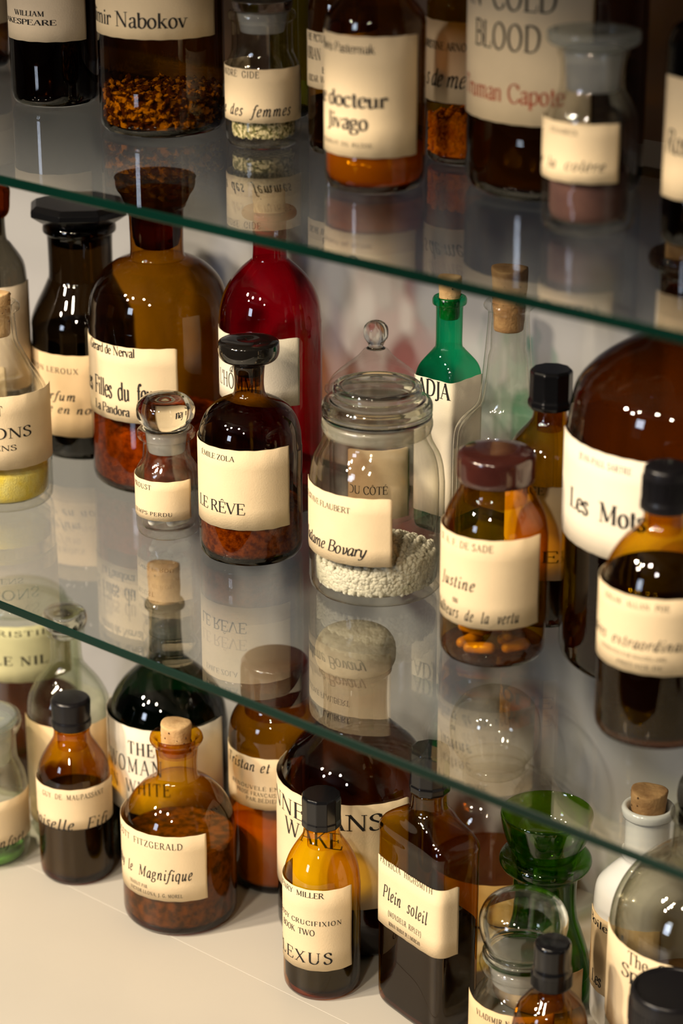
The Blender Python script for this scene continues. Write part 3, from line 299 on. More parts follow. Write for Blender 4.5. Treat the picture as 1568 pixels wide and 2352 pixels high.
 {"id":"balljar","n":"stoppered_jar","p":[0.0338,0.2918],"s":3,"R":47.18,"body":[[48.01,46.99],[60.05,46.87],[70.32,46.46],[78.84,44.86],[86.66,41.16],[93.43,36.26],[98.16,29.59],[101.53,25.34],[104.9,24.12],[108.26,25.3],[110.28,24.09]],"parts":[["ball_stopper","clear_hollow",40,[[100.86,18.71],[108.26,21.69],[111.62,24.08],[119.33,28.85],[127.67,30.9],[137.65,31.13],[147.58,28.68],[155.83,22.66],[160.1,14.3],[161.42,0.0]]]],"labels":[{"z":[4.29,36.76],"a":[-161.6,-18.4],"m":"paper_yellow","txt":[]}],"fill":["liquid_amber",28.97,0],"g":"clear_warm","lab":"large clear jar with big hollow ball stopper, holding amber liquid, back of counter","cat":"jar","wall":3,"th":-52.4},
 {"id":"greenfunnel","n":"glass_decanter","p":[0.1353,0.2166],"s":3,"R":31.57,"body":[[21.97,31.47],[35.14,29.09],[46.6,25.6],[57.02,22.42],[66.1,20.96],[79.01,20.61],[90.24,21.69],[94.4,24.76],[96.95,28.68],[100.78,30.06],[103.96,28.92],[105.87,25.82],[106.51,22.45]],"parts":[["funnel_stopper","green_thick",48,[[91.84,16.89],[103.96,20.78],[108.41,23.0],[115.7,26.04],[123.6,28.23],[130.52,29.58],[133.66,29.83],[134.91,28.99],[131.46,27.62],[123.6,25.71],[117.28,22.39],[112.54,15.41],[110.95,0.0]]]],"labels":[{"z":[3.89,31.62],"a":[-181.5,1.5],"m":"paper_tan","txt":[]}],"g":"green","lab":"bright green glass decanter with a hollow funnel-shaped stopper, right side of counter","cat":"decanter","wall":3,"th":-53.9},
 {"id":"vlad","n":"stoppered_jar","p":[0.1718,0.146],"s":3,"R":32.19,"body":[[34.87,32.13],[42.77,30.98],[49.08,28.49],[53.79,25.48],[56.93,23.83],[66.32,23.51],[68.5,26.2],[72.55,26.71],[74.73,25.35]],"parts":[["ground_plug","frost",32,[[58.5,18.95],[72.55,21.05],[74.73,22.65]]],["glass_stopper","shell_glass",48,[[75.35,22.65],[77.22,24.8],[79.7,24.78],[81.56,22.62],[84.97,24.21],[91.14,26.32],[98.84,27.62],[104.98,27.04],[111.1,24.06],[115.37,18.69],[117.81,10.68],[118.42,0.0]]]],"labels":[{"z":[16.47,52.07],"a":[-141.4,-14.3],"m":"paper_tan","txt":[["VLADIMIR NABOKOV","bw",-110.6,-33.4,43.98,4.01,"ink"]]}],"g":"clear","lab":"clear jar with broad squashed ball stopper at the bottom edge of the picture","cat":"jar","wall":3,"th":-53.4},
 {"id":"dropper","n":"dropper_bottle","p":[0.2206,0.1098],"s":3,"R":22.68,"body":[[65.5,22.64],[73.07,21.3],[79.11,18.68],[84.23,14.51],[88.13,11.39],[92.03,10.08]],"parts":[["screw_cap","black",24,[[91.43,10.86],[93.23,11.89],[101.0,12.13],[103.98,11.86],[105.76,11.08],[109.03,11.07],[119.4,11.3],[121.76,10.27],[122.35,0.0]]]],"labels":[],"fill":["liquid_brown",41.07,0],"g":"amber","lab":"small amber bottle with glossy black ribbed cap, bottom edge beside squashed ball stopper","cat":"bottle","th":-54.2},
 {"id":"ceramic","n":"ceramic_bottle","p":[0.1994,0.2358],"s":3,"R":32.07,"body":[[82.58,31.9],[91.44,31.56],[98.37,30.12],[104.66,25.39],[110.3,19.84],[114.67,15.69],[117.79,14.58],[120.29,15.95],[123.4,15.66],[125.26,14.28],[146.6,14.48],[148.14,16.39],[152.44,16.92],[154.28,15.82]],"parts":[["cork","cork",28,[[145.06,9.84],[153.66,10.91],[165.28,11.7]]]],"labels":[{"z":[28.04,82.45],"a":[-144.5,-35.5],"m":"paper_tan","txt":[["Boileau","r",-144.5,-75.5,74.27,5.29,"ink"],["Les  diables","r",-127.3,-52.7,32.67,8.88,"ink"]]}],"g":"ceramic","lab":"white ceramic bottle with cork and cream label, right side of the counter","cat":"bottle","th":-56.5},
 {"id":"bigclear","n":"stoppered_jar","p":[0.2711,0.188],"s":3,"R":53.56,"body":[[119.29,53.77],[129.73,52.07],[140.12,48.3],[149.57,42.74],[157.81,35.68],[164.26,27.88],[168.06,21.14],[170.97,19.07],[188.39,18.47],[190.41,20.51],[193.3,20.5]],"parts":[["ball_stopper","smoke_solid",36,[[184.05,14.38],[192.15,15.89],[195.03,15.37],[199.92,16.88],[207.09,17.36],[214.24,15.8],[219.08,11.46],[221.36,0.0]]]],"labels":[{"z":[56.65,119.4],"a":[-146.0,-34.0],"m":"paper","txt":[["The  Great","r",-106.7,-58.5,109.42,8.7,"ink"],["Spirit","r",-112.5,-76.8,99.42,8.75,"ink"]]}],"fill":["liquid_tea",64.7,0],"g":"clear_smoke","lab":"large smoky clear jar with ball stopper and cream label, right end of counter","cat":"jar","wall":3.5,"th":-58.0},
 {"id":"blackcap","n":"pill_jar","p":[0.3076,0.1056],"s":3,"R":25.88,"body":[[90.48,25.84],[94.84,25.31],[99.19,23.55],[102.08,22.29],[107.85,21.76]],"parts":[["screw_cap","black_matte",60,[[101.5,21.8],[102.66,24.27],[119.34,24.16],[126.21,23.87],[128.49,22.63],[128.49,20.66],[127.35,20.18],[127.35,0.0]]]],"labels":[],"g":"amber","lab":"jar with wide black ribbed lid at the bottom right corner of the counter","cat":"jar","th":-57.4},
]

# ------------------------------------------------------------ mesh helpers
def link(name, verts, faces, m, parent=None, smooth=True, loc=None, mats=None, fm=None):
    me = bpy.data.meshes.new(name); me.from_pydata(verts, [], faces); me.update()
    me.materials.append(MATS[m])
    for x in (mats or []): me.materials.append(MATS[x])
    if fm: me.polygons.foreach_set('material_index', fm)
    if smooth: me.polygons.foreach_set('use_smooth', [True] * len(me.polygons))
    o = bpy.data.objects.new(name, me); COL.objects.link(o)
    if parent is not None: o.parent = parent
    if loc is not None: o.location = loc
    return o
def boxmesh(x0, x1, y0, y1, z0, z1):
    v = [(x, y, z) for z in (z0, z1) for y in (y0, y1) for x in (x0, x1)]
    f = [(0, 2, 3, 1), (4, 5, 7, 6), (0, 1, 5, 4), (2, 6, 7, 3), (0, 4, 6, 2), (1, 3, 7, 5)]
    return v, f
def box(name, x0, x1, y0, y1, z0, z1, m, parent=None):
    v, f = boxmesh(x0, x1, y0, y1, z0, z1)
    return link(name, v, f, m, parent, False)
def struct(o): o['kind'] = 'structure'; return o

# profile tools; profiles are (z, r) lists in metres
def catmull(P, n=5):
    if len(P) < 3: return P
    out = []
    Q = [P[0]] + P + [P[-1]]
    for i in range(1, len(Q) - 2):
        a, b, c, d = Q[i - 1], Q[i], Q[i + 1], Q[i + 2]
        for k in range(n):
            t = k / n
            out.append(tuple(0.5 * ((2 * b[j]) + (-a[j] + c[j]) * t + (2 * a[j] - 5 * b[j] + 4 * c[j] - d[j]) * t * t + (-a[j] + 3 * b[j] - 3 * c[j] + d[j]) * t ** 3) for j in (0, 1)))
    out.append(P[-1])
    return [(z, max(r, 0.0)) for z, r in out]
def bevelled(P, bev=0.0008):
    out = [P[0]]
    for i in range(1, len(P) - 1):
        a, b, c = P[i - 1], P[i], P[i + 1]
        for q in (a, c):
            d = math.dist(q, b)
            if d < 1e-6: continue
            s = min(bev, 0.4 * d) / d
            out.append((b[0] + (q[0] - b[0]) * s, b[1] + (q[1] - b[1]) * s))
            if q is a:
                out.append((b[0] * .5 + (b[0] + (a[0] - b[0]) * s * .5 + (c[0] - b[0]) * min(bev, .4 * max(math.dist(c, b), 1e-6)) / max(math.dist(c, b), 1e-6) * .5) * .5,
                            b[1] * .5 + (b[1] + (a[1] - b[1]) * s * .5 + (c[1] - b[1]) * min(bev, .4 * max(math.dist(c, b), 1e-6)) / max(math.dist(c, b), 1e-6) * .5) * .5))
    out.append(P[-1])
    return out
def rho(t, sq, R):
    a, b, n = sq
    return ((abs(math.cos(t)) / a) ** n + (abs(math.sin(t)) / b) ** n) ** (-1 / n) / R
def lathe(P, seg=48, sq=None, R=1.0, rot=0.0):
    """revolve (z, r) pairs; sq blends the section to a rounded square where r is near R"""
    v, f = [], []
    rings = []
    for z, r in P:
        if r < 1e-5:
            rings.append([len(v)]); v.append((0, 0, z)); continue
        ring = []
        for k in range(seg):
            t = rot + 2 * PI * k / seg
            rr = r
            if sq:
                s = max(0.0, min(1.0, (r / R - 0.42) / 0.5)); s = s * s * (3 - 2 * s)
                rr = r * ((1 - s) + s * rho(t, sq, R))
            ring.append(len(v)); v.append((rr * math.cos(t), rr * math.sin(t), z))
        rings.append(ring)
    for a, b in zip(rings, rings[1:]):
        if len(a) == 1 and len(b) == 1: continue
        for k in range(seg):
            k2 = (k + 1) % seg
            if len(a) == 1: f.append((a[0], b[k2], b[k]))
            elif len(b) == 1: f.append((a[k], a[k2], b[0]))
            else: f.append((a[k], a[k2], b[k2], b[k]))
    return v, f

# ------------------------------------------------------------ lettering: a small serif alphabet drawn with a broad pen
# p polyline, c curve, t hairline, T stem, s serif, o ellipse, d dot; units: capitals 100 high
G = {
'A': (88, 't 10 0 45 100;T 45 100 78 0;t 24 36 66 36;s 10 0;s 78 0'),
'B': (76, 'T 18 0 18 100;c 18 100 48 99 62 88 64 74 58 60 42 53 18 53;c 42 53 60 49 71 38 71 25 64 8 46 1 18 1;s 16 0;s 16 100'),
'C': (84, 'c 77 74 66 93 48 101 28 93 14 72 12 46 20 20 38 1 58 0 72 10 79 24;t 78 98 78 72'),
'D': (92, 'T 18 0 18 100;c 18 100 44 100 68 91 81 70 81 42 70 14 48 1 18 1;s 16 0;s 16 100'),
'E': (76, 'T 18 0 18 100;t 12 100 68 100;t 18 53 54 53;t 12 1 70 1;t 67 100 70 78;t 69 1 74 24;t 54 64 54 42;s 16 0;s 16 100'),
'F': (72, 'T 18 0 18 100;t 12 100 66 100;t 18 51 54 51;t 65 100 68 78;t 54 62 54 40;s 18 0;s 16 100'),
'G': (92, 'c 77 74 66 93 48 101 28 93 14 72 12 46 20 20 38 1 58 0 70 6 76 14;T 76 6 76 42;s 76 42;t 78 98 78 74'),
'H': (96, 'T 18 0 18 100;T 76 0 76 100;t 18 52 76 52;s 18 0;s 18 100;s 76 0;s 76 100'),
'I': (38, 'T 19 0 19 100;s 19 0;s 19 100'),
'J': (46, 'T 28 100 28 8;c 28 8 25 -10 12 -20 2 -14;s 28 100'),
'K': (86, 'T 18 0 18 100;t 20 42 70 100;T 36 60 78 0;s 18 0;s 18 100;s 70 100;s 78 0'),
'L': (72, 'T 18 0 18 100;t 12 1 66 1;t 65 1 70 26;s 18 100;s 16 0'),
'M': (114, 't 20 0 20 100;T 20 100 57 8;t 57 8 94 100;T 94 100 94 0;s 20 0;s 94 0;s 16 100;s 98 100'),
'N': (98, 't 18 0 18 100;T 18 100 80 0;t 80 0 80 100;s 18 0;s 80 100;s 13 100'),
'O': (96, 'o 48 50 36 51'),
'P': (72, 'T 18 0 18 100;c 18 100 46 100 63 90 66 74 60 56 44 49 18 49;s 18 0;s 16 100'),
'Q': (96, 'o 48 50 36 51;p 50 6 66 -8 92 -22'),
'R': (84, 'T 18 0 18 100;c 18 100 46 100 63 90 65 75 59 60 44 52 18 52;T 42 52 78 0;s 18 0;s 16 100;s 80 0'),
'S': (64, 'c 54 80 48 95 34 101 18 94 11 80 18 65 34 55 50 43 57 27 50 8 32 -1 16 4 8 20;t 55 98 55 76;t 8 26 8 2'),
'T': (80, 'T 40 0 40 100;t 7 99 73 99;t 8 99 5 78;t 72 99 75 78;s 40 0'),
'U': (94, 'T 18 100 18 34;c 18 34 22 10 46 -1 66 6 76 30;t 76 28 76 100;s 18 100;s 76 100'),
'V': (88, 'T 10 100 46 0;t 46 0 80 100;s 10 100;s 80 100'),
'W': (128, 'T 10 100 40 0;t 40 0 65 96;T 62 100 92 0;t 92 0 120 100;s 10 100;s 62 100;s 120 100'),
'X': (86, 'T 12 100 74 0;t 12 0 72 100;s 12 100;s 74 0;s 12 0;s 72 100'),
'Y': (82, 'T 8 100 42 48;t 42 48 74 100;T 42 50 42 0;s 8 100;s 74 100;s 42 0'),
'Z': (78, 't 12 99 68 99;T 68 98 12 2;t 12 1 70 1;t 12 99 10 78;t 70 1 73 24'),
'a': (54, 'c 12 50 18 62 32 66 41 58 42 46;T 42 50 42 8;c 42 10 46 -1 55 4;c 42 39 26 34 11 25 9 11 18 -1 32 3 42 16'),
'b': (62, 'T 14 2 14 100;c 14 48 25 62 41 65 53 52 55 32 47 8 31 -2 14 10;t 5 97 14 100'),
'c': (52, 'c 45 50 38 64 24 65 11 52 8 32 15 8 30 -2 47 12'),
'd': (64, 'T 50 0 50 100;c 50 52 38 65 23 65 10 50 8 28 16 4 31 -2 50 14;t 41 97 50 100;t 50 1 60 3'),
'e': (54, 't 10 37 47 37;c 47 37 44 57 30 66 15 58 8 36 14 10 29 -2 47 13'),
'f': (38, 'c 44 90 36 101 26 97 20 80;T 20 82 20 0;t 6 62 38 62;s 20 0'),
'g': (58, 'o 27 45 17 20;c 20 27 11 18 18 8 40 5 53 -5 49 -22 28 -30 8 -22 10 -8 22 3;t 40 58 54 64'),
'h': (66, 'T 14 0 14 100;c 14 48 26 62 40 64 48 54 49 40;T 49 44 49 0;s 14 0;s 49 0;t 5 97 14 100'),
'i': (32, 'T 16 0 16 63;d 16 88;s 16 0;t 6 60 16 64'),
'j': (32, 'T 16 -10 16 63;c 16 -10 10 -26 0 -28;d 16 88;t 6 60 16 64'),
'k': (64, 'T 14 0 14 100;t 14 28 48 62;T 26 40 54 0;s 14 0;s 54 0;s 48 63'),
'l': (32, 'T 16 0 16 100;s 16 0;t 6 97 16 100'),
'm': (98, 'T 14 0 14 63;c 14 48 26 62 38 64 46 54 47 40;T 47 44 47 0;c 47 48 59 62 71 64 80 54 81 40;T 81 44 81 0;s 14 0;s 47 0;s 81 0;t 4 60 14 64'),
'n': (66, 'T 14 0 14 63;c 14 48 26 62 40 64 48 54 49 40;T 49 44 49 0;s 14 0;s 49 0;t 4 60 14 64'),
'o': (60, 'o 30 32 22 34'),
'p': (64, 'T 14 -30 14 63;c 14 48 25 62 41 65 53 52 55 32 47 8 31 -2 14 12;s 14 -30;t 4 60 14 64'),
'q': (62, 'T 50 -30 50 64;c 50 52 38 65 23 65 10 50 8 28 16 4 31 -2 50 14;s 50 -30'),
'r': (46, 'T 14 0 14 63;c 14 42 22 58 32 65 42 60;d 41 56;s 14 0;t 4 60 14 64'),
's': (44, 'c 37 52 30 65 17 65 9 52 16 38 31 28 38 14 28 -1 13 0 6 14;t 38 64 38 48;t 6 16 6 0'),
't': (38, 'T 18 86 18 10;c 18 12 24 -2 37 6;t 5 62 35 62'),
'u': (66, 'T 14 63 14 20;c 14 20 17 2 30 -1 49 14;T 49 63 49 2;t 49 1 60 3;t 4 62 14 63;t 39 62 49 63'),
'v': (58, 'T 8 63 30 0;t 30 0 50 63;s 8 63;s 50 63'),
'w': (86, 'T 8 63 27 0;t 27 0 43 60;T 41 63 60 0;t 60 0 78 63;s 8 63;s 41 63;s 78 63'),
'x': (60, 'T 10 63 50 0;t 8 0 48 63;s 10 63;s 50 0;s 8 0;s 48 63'),
'y': (58, 'T 8 63 30 2;c 50 63 38 30 26 -10 14 -28 4 -26;s 8 63;s 50 63'),
'z': (52, 't 10 62 44 62;T 44 61 8 2;t 8 1 46 1;t 46 1 48 16'),
'.': (26, 'd 12 5'), ',': (26, 'd 12 5;p 14 4 8 -14'), '-': (40, 'p 6 33 34 33;p 6 30 34 30'), "'": (24, 'T 12 100 10 74'),
'(': (36, 'c 30 108 14 80 10 42 16 6 30 -22'), ')': (36, 'c 6 108 22 80 26 42 20 6 6 -22'), ' ': (34, ''),
}
ACC = {'É': ('E', 't 36 112 52 128'), 'Ê': ('E', 't 28 112 42 126;t 42 126 56 112'), 'é': ('e', 't 26 76 38 94'), 'è': ('e', 't 34 76 22 94'), 'Ô': ('O', 't 36 110 48 124;t 48 124 60 110'), 'ç': ('c', 'p 30 -2 34 -14 24 -22'), 'Ç': ('C', 'p 48 0 52 -14 40 -22')}
ITAL = {
'a': (56, 'c 46 60 32 66 18 56 8 34 9 12 18 -1 32 8 46 34;T 47 64 45 12;c 45 12 47 -2 60 10'),
'e': (50, 'c 12 30 30 34 42 46 40 60 30 66 14 52 8 26 14 4 26 -2 44 12'),
'f': (38, 'c 52 92 44 101 34 96 26 76 20 30 14 -10 4 -30 -12 -26;t 6 62 42 62'),
'i': (32, 'T 16 8 16 60;c 16 10 20 -3 32 10;t 6 52 16 63;d 18 90'),
'l': (32, 'T 16 8 16 100;c 16 10 20 -3 32 10;t 8 97 16 100'),
'n': (66, 'T 14 0 14 60;c 14 30 24 54 38 65 48 54 48 40;T 48 44 47 10;c 47 10 50 -3 62 10;t 4 52 14 63'),
'm': (96, 'T 14 0 14 60;c 14 30 24 54 36 65 44 54 44 40;T 44 44 44 0;c 44 30 54 54 66 65 76 54 76 40;T 76 44 75 10;c 75 10 78 -3 90 10;t 4 52 14 63'),
'r': (46, 'T 14 0 14 60;c 14 30 24 56 34 65 42 62;d 41 58;t 4 52 14 63'),
'u': (66, 'T 14 60 13 16;c 13 16 18 -2 30 2 48 34;T 49 63 47 10;c 47 10 50 -3 62 10;t 4 52 14 63'),
'd': (62, 'c 46 60 32 66 18 56 8 34 9 12 18 -1 32 8 46 34;T 49 100 45 12;c 45 12 47 -2 60 10'),
'v': (56, 'c 8 60 18 56 22 30 26 0;c 26 0 42 14 50 40 44 64'),
'y': (58, 'T 10 60 16 10;c 16 10 24 -2 36 8 46 30;c 50 63 46 30 36 -10 20 -28 4 -24'),
's': (42, 'c 36 54 30 65 18 64 12 52 18 38 30 28 34 14 26 0 12 0 4 10'),
't': (36, 'T 18 88 15 14;c 15 14 18 -3 34 10;t 5 62 34 62'),
}
def curve_pts(a, closed=False):
    P = [(a[i], a[i + 1]) for i in range(0, len(a), 2)]
    Q = ([P[-1]] + P + [P[0], P[1]]) if closed else ([P[0]] + P + [P[-1]])
    out = []
    for i in range(1, len(Q) - 2):
        p0, p1, p2, p3 = Q[i - 1:i + 3]
        for k in range(3):
            t = k / 3
            out.append(tuple(0.5 * (2 * p1[j] + (p2[j] - p0[j]) * t + (2 * p0[j] - 5 * p1[j] + 4 * p2[j] - p3[j]) * t * t + (3 * p1[j] - p0[j] - 3 * p2[j] + p3[j]) * t ** 3) for j in (0, 1)))
    out.append(Q[-2])
    return out
def ribbon(P, wf, quads):
    """quads along the polyline with width from its direction"""
    n = len(P); L, Rr = [], []
    for i in range(n):
        a = P[max(0, i - 1)]; b = P[min(n - 1, i + 1)]
        dx, dy = b[0] - a[0], b[1] - a[1]; l = math.hypot(dx, dy) or 1
        wd = wf(dx / l, dy / l) / 2
        nx, ny = -dy / l * wd, dx / l * wd
        L.append((P[i][0] + nx, P[i][1] + ny)); Rr.append((P[i][0] - nx, P[i][1] - ny))
    for i in range(n - 1): quads.append((L[i], Rr[i], Rr[i + 1], L[i + 1]))
def glyph_quads(ch, style):
    it = 'i' in style; bold = 'b' in style
    thick, thin = (19, 6) if bold else (14, 5.4)
    extra = ''
    if ch in ACC: ch, extra = ACC[ch]
    wdt, d = (ITAL[ch] if it and ch in ITAL else G.get(ch, G[' ']))
    if extra: d = d + ';' + extra
    if not it and extra and ch in 'ec': pass
    quads = []
    pen = lambda x, y: thin + (thick - thin) * abs(x * 0.26 - y * 0.97) ** 1.3
    for st in d.split(';'):
        if not st: continue
        k = st[0]; a = [float(x) for x in st[2:].split()]
        if k == 'c': ribbon(curve_pts(a), pen, quads)
        elif k == 'o':
            cx, cy_, rx, ry = a
            ribbon([(cx + rx * math.cos(2 * PI * i / 20), cy_ + ry * math.sin(2 * PI * i / 20)) for i in range(21)], pen, quads)
        elif k in 'ptT':
            P = [(a[i], a[i + 1]) for i in range(0, len(a), 2)]
            Q = [P[0]]
            for p, q in zip(P, P[1:]):
                m = max(1, int(math.dist(p, q) / 22))
                Q += [(p[0] + (q[0] - p[0]) * j / m, p[1] + (q[1] - p[1]) * j / m) for j in range(1, m + 1)]
            wf = {'p': pen, 't': (lambda x, y: thin), 'T': (lambda x, y: thick)}[k]
            ribbon(Q, wf, quads)
        elif k == 's':
            if it and ch.islower(): continue
            h = 12 if not bold else 15
            y = a[1] + (1.5 if a[1] < 50 else -1.5)
            quads.append(((a[0] - h, y + 2), (a[0] - h, y - 2), (a[0], y - 2), (a[0], y + 2)))
            quads.append(((a[0], y + 2), (a[0], y - 2), (a[0] + h, y - 2), (a[0] + h, y + 2)))
        elif k == 'd':
            r = thick * 0.62
            quads.append(tuple((a[0] + r * math.cos(PI / 4 + PI / 2 * j), a[1] + r * math.sin(PI / 4 + PI / 2 * j)) for j in range(4)))
            quads.append(tuple((a[0] + r * math.cos(PI / 2 * j), a[1] + r * math.sin(PI / 2 * j)) for j in range(4)))
    if it: quads = [tuple((x + y * 0.24, y) for x, y in q) for q in quads]
    return wdt, quads
def text_quads(s, style):
    """quads with x in units along the line, total width"""
    x = 0; out = []
    track = 14 if 'w' in style else 0
    for ch in s:
        wdt, q = glyph_quads(ch, style)
        out += [tuple((px + x, py) for px, py in t) for t in q]
        x += wdt + track
    return out, max(1, x - track)

# ------------------------------------------------------------ a bottle's horizontal section, walked by arc length
class Section:
    def __init__(self, R, sq=None):
        self.n = 720; self.P = []; self.S = [0]
        for i in range(self.n + 1):
            t = -PI + 2 * PI * i / self.n - PI / 2
            r = R * (rho(t, sq, R) if sq else 1)
            self.P.append((r * math.cos(t), r * math.sin(t)))
            if i: self.S.append(self.S[-1] + math.dist(self.P[-1], self.P[-2]))
    def s_of(self, ang):                       # degrees, world; section starts at -270
        u = (ang + 270) / 360 * self.n
        i = max(0, min(self.n - 1, int(u))); return self.S[i] + (self.S[i + 1] - self.S[i]) * (u - i)
    def at(self, s, off):
        import bisect
        i = max(0, min(self.n - 1, bisect.bisect_right(self.S, s) - 1))
        d = self.S[i + 1] - self.S[i]; t = (s - self.S[i]) / d
        a, b = self.P[i], self.P[i + 1]
        nx, ny = (b[1] - a[1]) / d, -(b[0] - a[0]) / d
        return (a[0] + (b[0] - a[0]) * t + nx * off, a[1] + (b[1] - a[1]) * t + ny * off)
def norm(a):
    while a > 90: a -= 360
    while a < -270: a += 360
    return a

def make_label(root, rec, L, rnd):
    R = rec['R'] / 1000; sq = rec.get('sqp'); sec = Section(R, sq)
    a0, a1 = norm(L['a'][0]), norm(L['a'][1])
    s0, s1 = sec.s_of(max(a0, -255)), sec.s_of(min(a1, 75))
    z0, z1 = L['z'][0] / 1000, L['z'][1] / 1000
    nu = max(12, int((s1 - s0) / 0.0016)); nv = 4
    v, f = [], []
    for layer, off in ((0, 0.00005), (1, 0.00028)):
        for j in range(nv + 1):
            for i in range(nu + 1):
                u, w_ = i / nu, j / nv
                s = s0 + (s1 - s0) * u; z = z0 + (z1 - z0) * w_
                if i in (0, nu): s += 0.00018 * math.sin(j * 2.1 + rnd)
                if j in (0, nv): z += 0.00012 * math.sin(i * 0.9 + rnd) + (0.0008 if i in (0, nu) and j == nv and rnd > 4 else 0) * -1
                lift = 0.0003 * max(0, 1 - 14 * min(u, 1 - u)) * (1 if layer else 0.9)
                x, y = sec.at(s, off + lift); v.append((x, y, z))
    W = nu + 1; B = W * (nv + 1)
    for j in range(nv):
        for i in range(nu):
            a = j * W + i
            f.append((a + 1, a, a + W, a + W + 1)); f.append((B + a, B + a + 1, B + a + W + 1, B + a + W))
    for i in range(nu):
        a = i; f.append((a, a + 1, B + a + 1, B + a)); a = nv * W + i; f.append((a + 1, a, B + a, B + a + 1))
    for j in range(nv):
        a = j * W; f.append((a + W, a, B + a, B + a + W)); a = j * W + nu; f.append((a, a + W, B + a + W, B + a))
    lab = link('paper_label', v, f, L['m'], root)
    # the print: one mesh per ink
    inks = {}
    for (s_, st, p0, p1, zb, h, ink) in L['txt']:
        p0, p1 = norm(p0), norm(p1)
        q, wd = text_quads(s_, st)
        if 'i' in st: wd += 20
        sa, sb = sec.s_of(max(p0, -262)), sec.s_of(p1)
        kx = (sb - sa) / wd; kz = h / 1000 / 100
        vv, ff = inks.setdefault(ink, ([], []))
        for quad in q:
            b0 = len(vv)
            for (x, y) in quad:
                px, py = sec.at(min(max(sa + x * kx, 0), sec.S[-1]), 0.00045 if len(quad) else 0)
                vv.append((px, py, zb / 1000 + y * kz))
            ff.append((b0, b0 + 1, b0 + 2, b0 + 3))
    for ink, (vv, ff) in inks.items():
        o = link('lettering', vv, ff, ink, lab, False)
        if ink == 'ink_red': o['label'] = 'orange-red lettering'
    return lab

# ------------------------------------------------------------ bottle builder
SHELF_Z = {3: 0.9, 2: 0.9 + (0.966 - 0.6613) * 0.9, 1: 0.9 + (0.966 - 0.3566) * 0.9}
FILL_LABEL = {
 'seeds': ('dry yellow-green and brown pieces heaped inside the wide brown bottle', 'pieces'),
 'herbs': ('dried green herb flakes inside the small clear jar on the top shelf', 'herbs'),
 'orange_pebbles': ('orange granules inside the amber bottle at the back of the top shelf', 'granules'),
 'rice': ('white grains heaped inside the large clear lidded jar', 'grains'),
}
def ellipsoid_grain(kind):
    """a cheap solid: six rings points; returns verts, faces of unit grain"""
    v = [(0, 0, -1), (0, 0, 1)]; f = []
    for k in range(5): a = 2 * PI * k / 5; v.append((math.cos(a), math.sin(a), -0.45))
    for k in range(5): a = 2 * PI * (k + .5) / 5; v.append((math.cos(a), math.sin(a), 0.45))
    for k in range(5):
        k2 = (k + 1) % 5
        f += [(0, 2 + k2, 2 + k), (2 + k, 2 + k2, 7 + k), (2 + k2, 7 + k2, 7 + k), (7 + k, 7 + k2, 1)]
    return v, f
def grains(name, m, R, zbot, ztop, slope, n, dims, rnd, core):
    """loose grains against the wall and on the heap's surface, one object; slope lifts the heap's back right"""
    gv, gf = ellipsoid_grain(0)
    V, F = [], []
    def top(x, y): return ztop + slope * max(0, 1 - math.hypot(x - .25 * R, y - .05 * R) / (1.25 * R)) + 0.0012 * math.sin(x * 900 + y * 500)
    for i in range(n):
        if rnd.random() < 0.60:
            a = rnd.uniform(0, 2 * PI); r = R - dims[0] * rnd.uniform(1.15, 1.9); x, y = r * math.cos(a), r * math.sin(a)
            t = top(x, y); z = rnd.uniform(zbot + dims[0], max(zbot + dims[0] * 1.5, t))
        else:
            r = (R - dims[1] * 1.6) * math.sqrt(rnd.random()); a = rnd.uniform(0, 2 * PI); x, y = r * math.cos(a), r * math.sin(a)
            z = top(x, y) - rnd.uniform(0, dims[0])
        ax = Vector((rnd.gauss(0, 1), rnd.gauss(0, 1), rnd.gauss(0, .6))).normalized()
        if r > R - dims[0] * 2.2:
            tang = Vector((-math.sin(a), math.cos(a), 0)); ax = (tang * rnd.gauss(0, 1) + Vector((0, 0, rnd.gauss(0, 1)))).normalized()
        rot = ax.to_track_quat('Z', 'Y').to_matrix()
        s = rnd.uniform(.75, 1.2); b0 = len(V)
        for p in gv:
            q = rot @ Vector((p[0] * dims[0] * s, p[1] * dims[2] * s, p[2] * dims[1] * s))
            V.append((x + q.x, y + q.y, z + q.z))
        F += [tuple(b0 + k for k in t) for t in gf]
    # the packed inside of the heap
    b0 = len(V); seg = 28; rc = R - dims[0] * 2.0
    rings = []
    for (fr, kind) in ((1, 0), (1, 1), (.75, 1), (.5, 1), (.25, 1)):
        ring = []
        for k in range(seg):
            a = 2 * PI * k / seg; x, y = rc * fr * math.cos(a), rc * fr * math.sin(a)
            ring.append(len(V)); V.append((x, y, zbot + .0005 if kind == 0 else max(zbot + .001, top(x, y) - dims[0] * 1.3)))
        rings.append(ring)
    c = len(V); V.append((0, 0, top(0, 0) - dims[0] * 1.3)); cb = len(V); V.append((0, 0, zbot + .0005))
    for a, b in zip(rings, rings[1:]):
        for k in range(seg): F.append((a[k], a[(k + 1) % seg], b[(k + 1) % seg], b[k]))
    for k in range(seg): F.append((rings[-1][k], rings[-1][(k + 1) % seg], c)); F.append((rings[0][(k + 1) % seg], rings[0][k], cb))
    return V, F
CAPS = {}
def capsule_mesh():
    L, r = .0062, .0033
    P = [(-L - r, 0)] + [(-L - r * math.cos(a), r * math.sin(a)) for a in (0.4, 0.8, 1.2, 1.57)] + [(.0, r), (.0001, r + .00018)] + [(L + r * math.sin(a), (r + .00018) * math.cos(a)) for a in (0, .4, .8, 1.2)] + [(L + r, 0)]
    return lathe(P, 16)
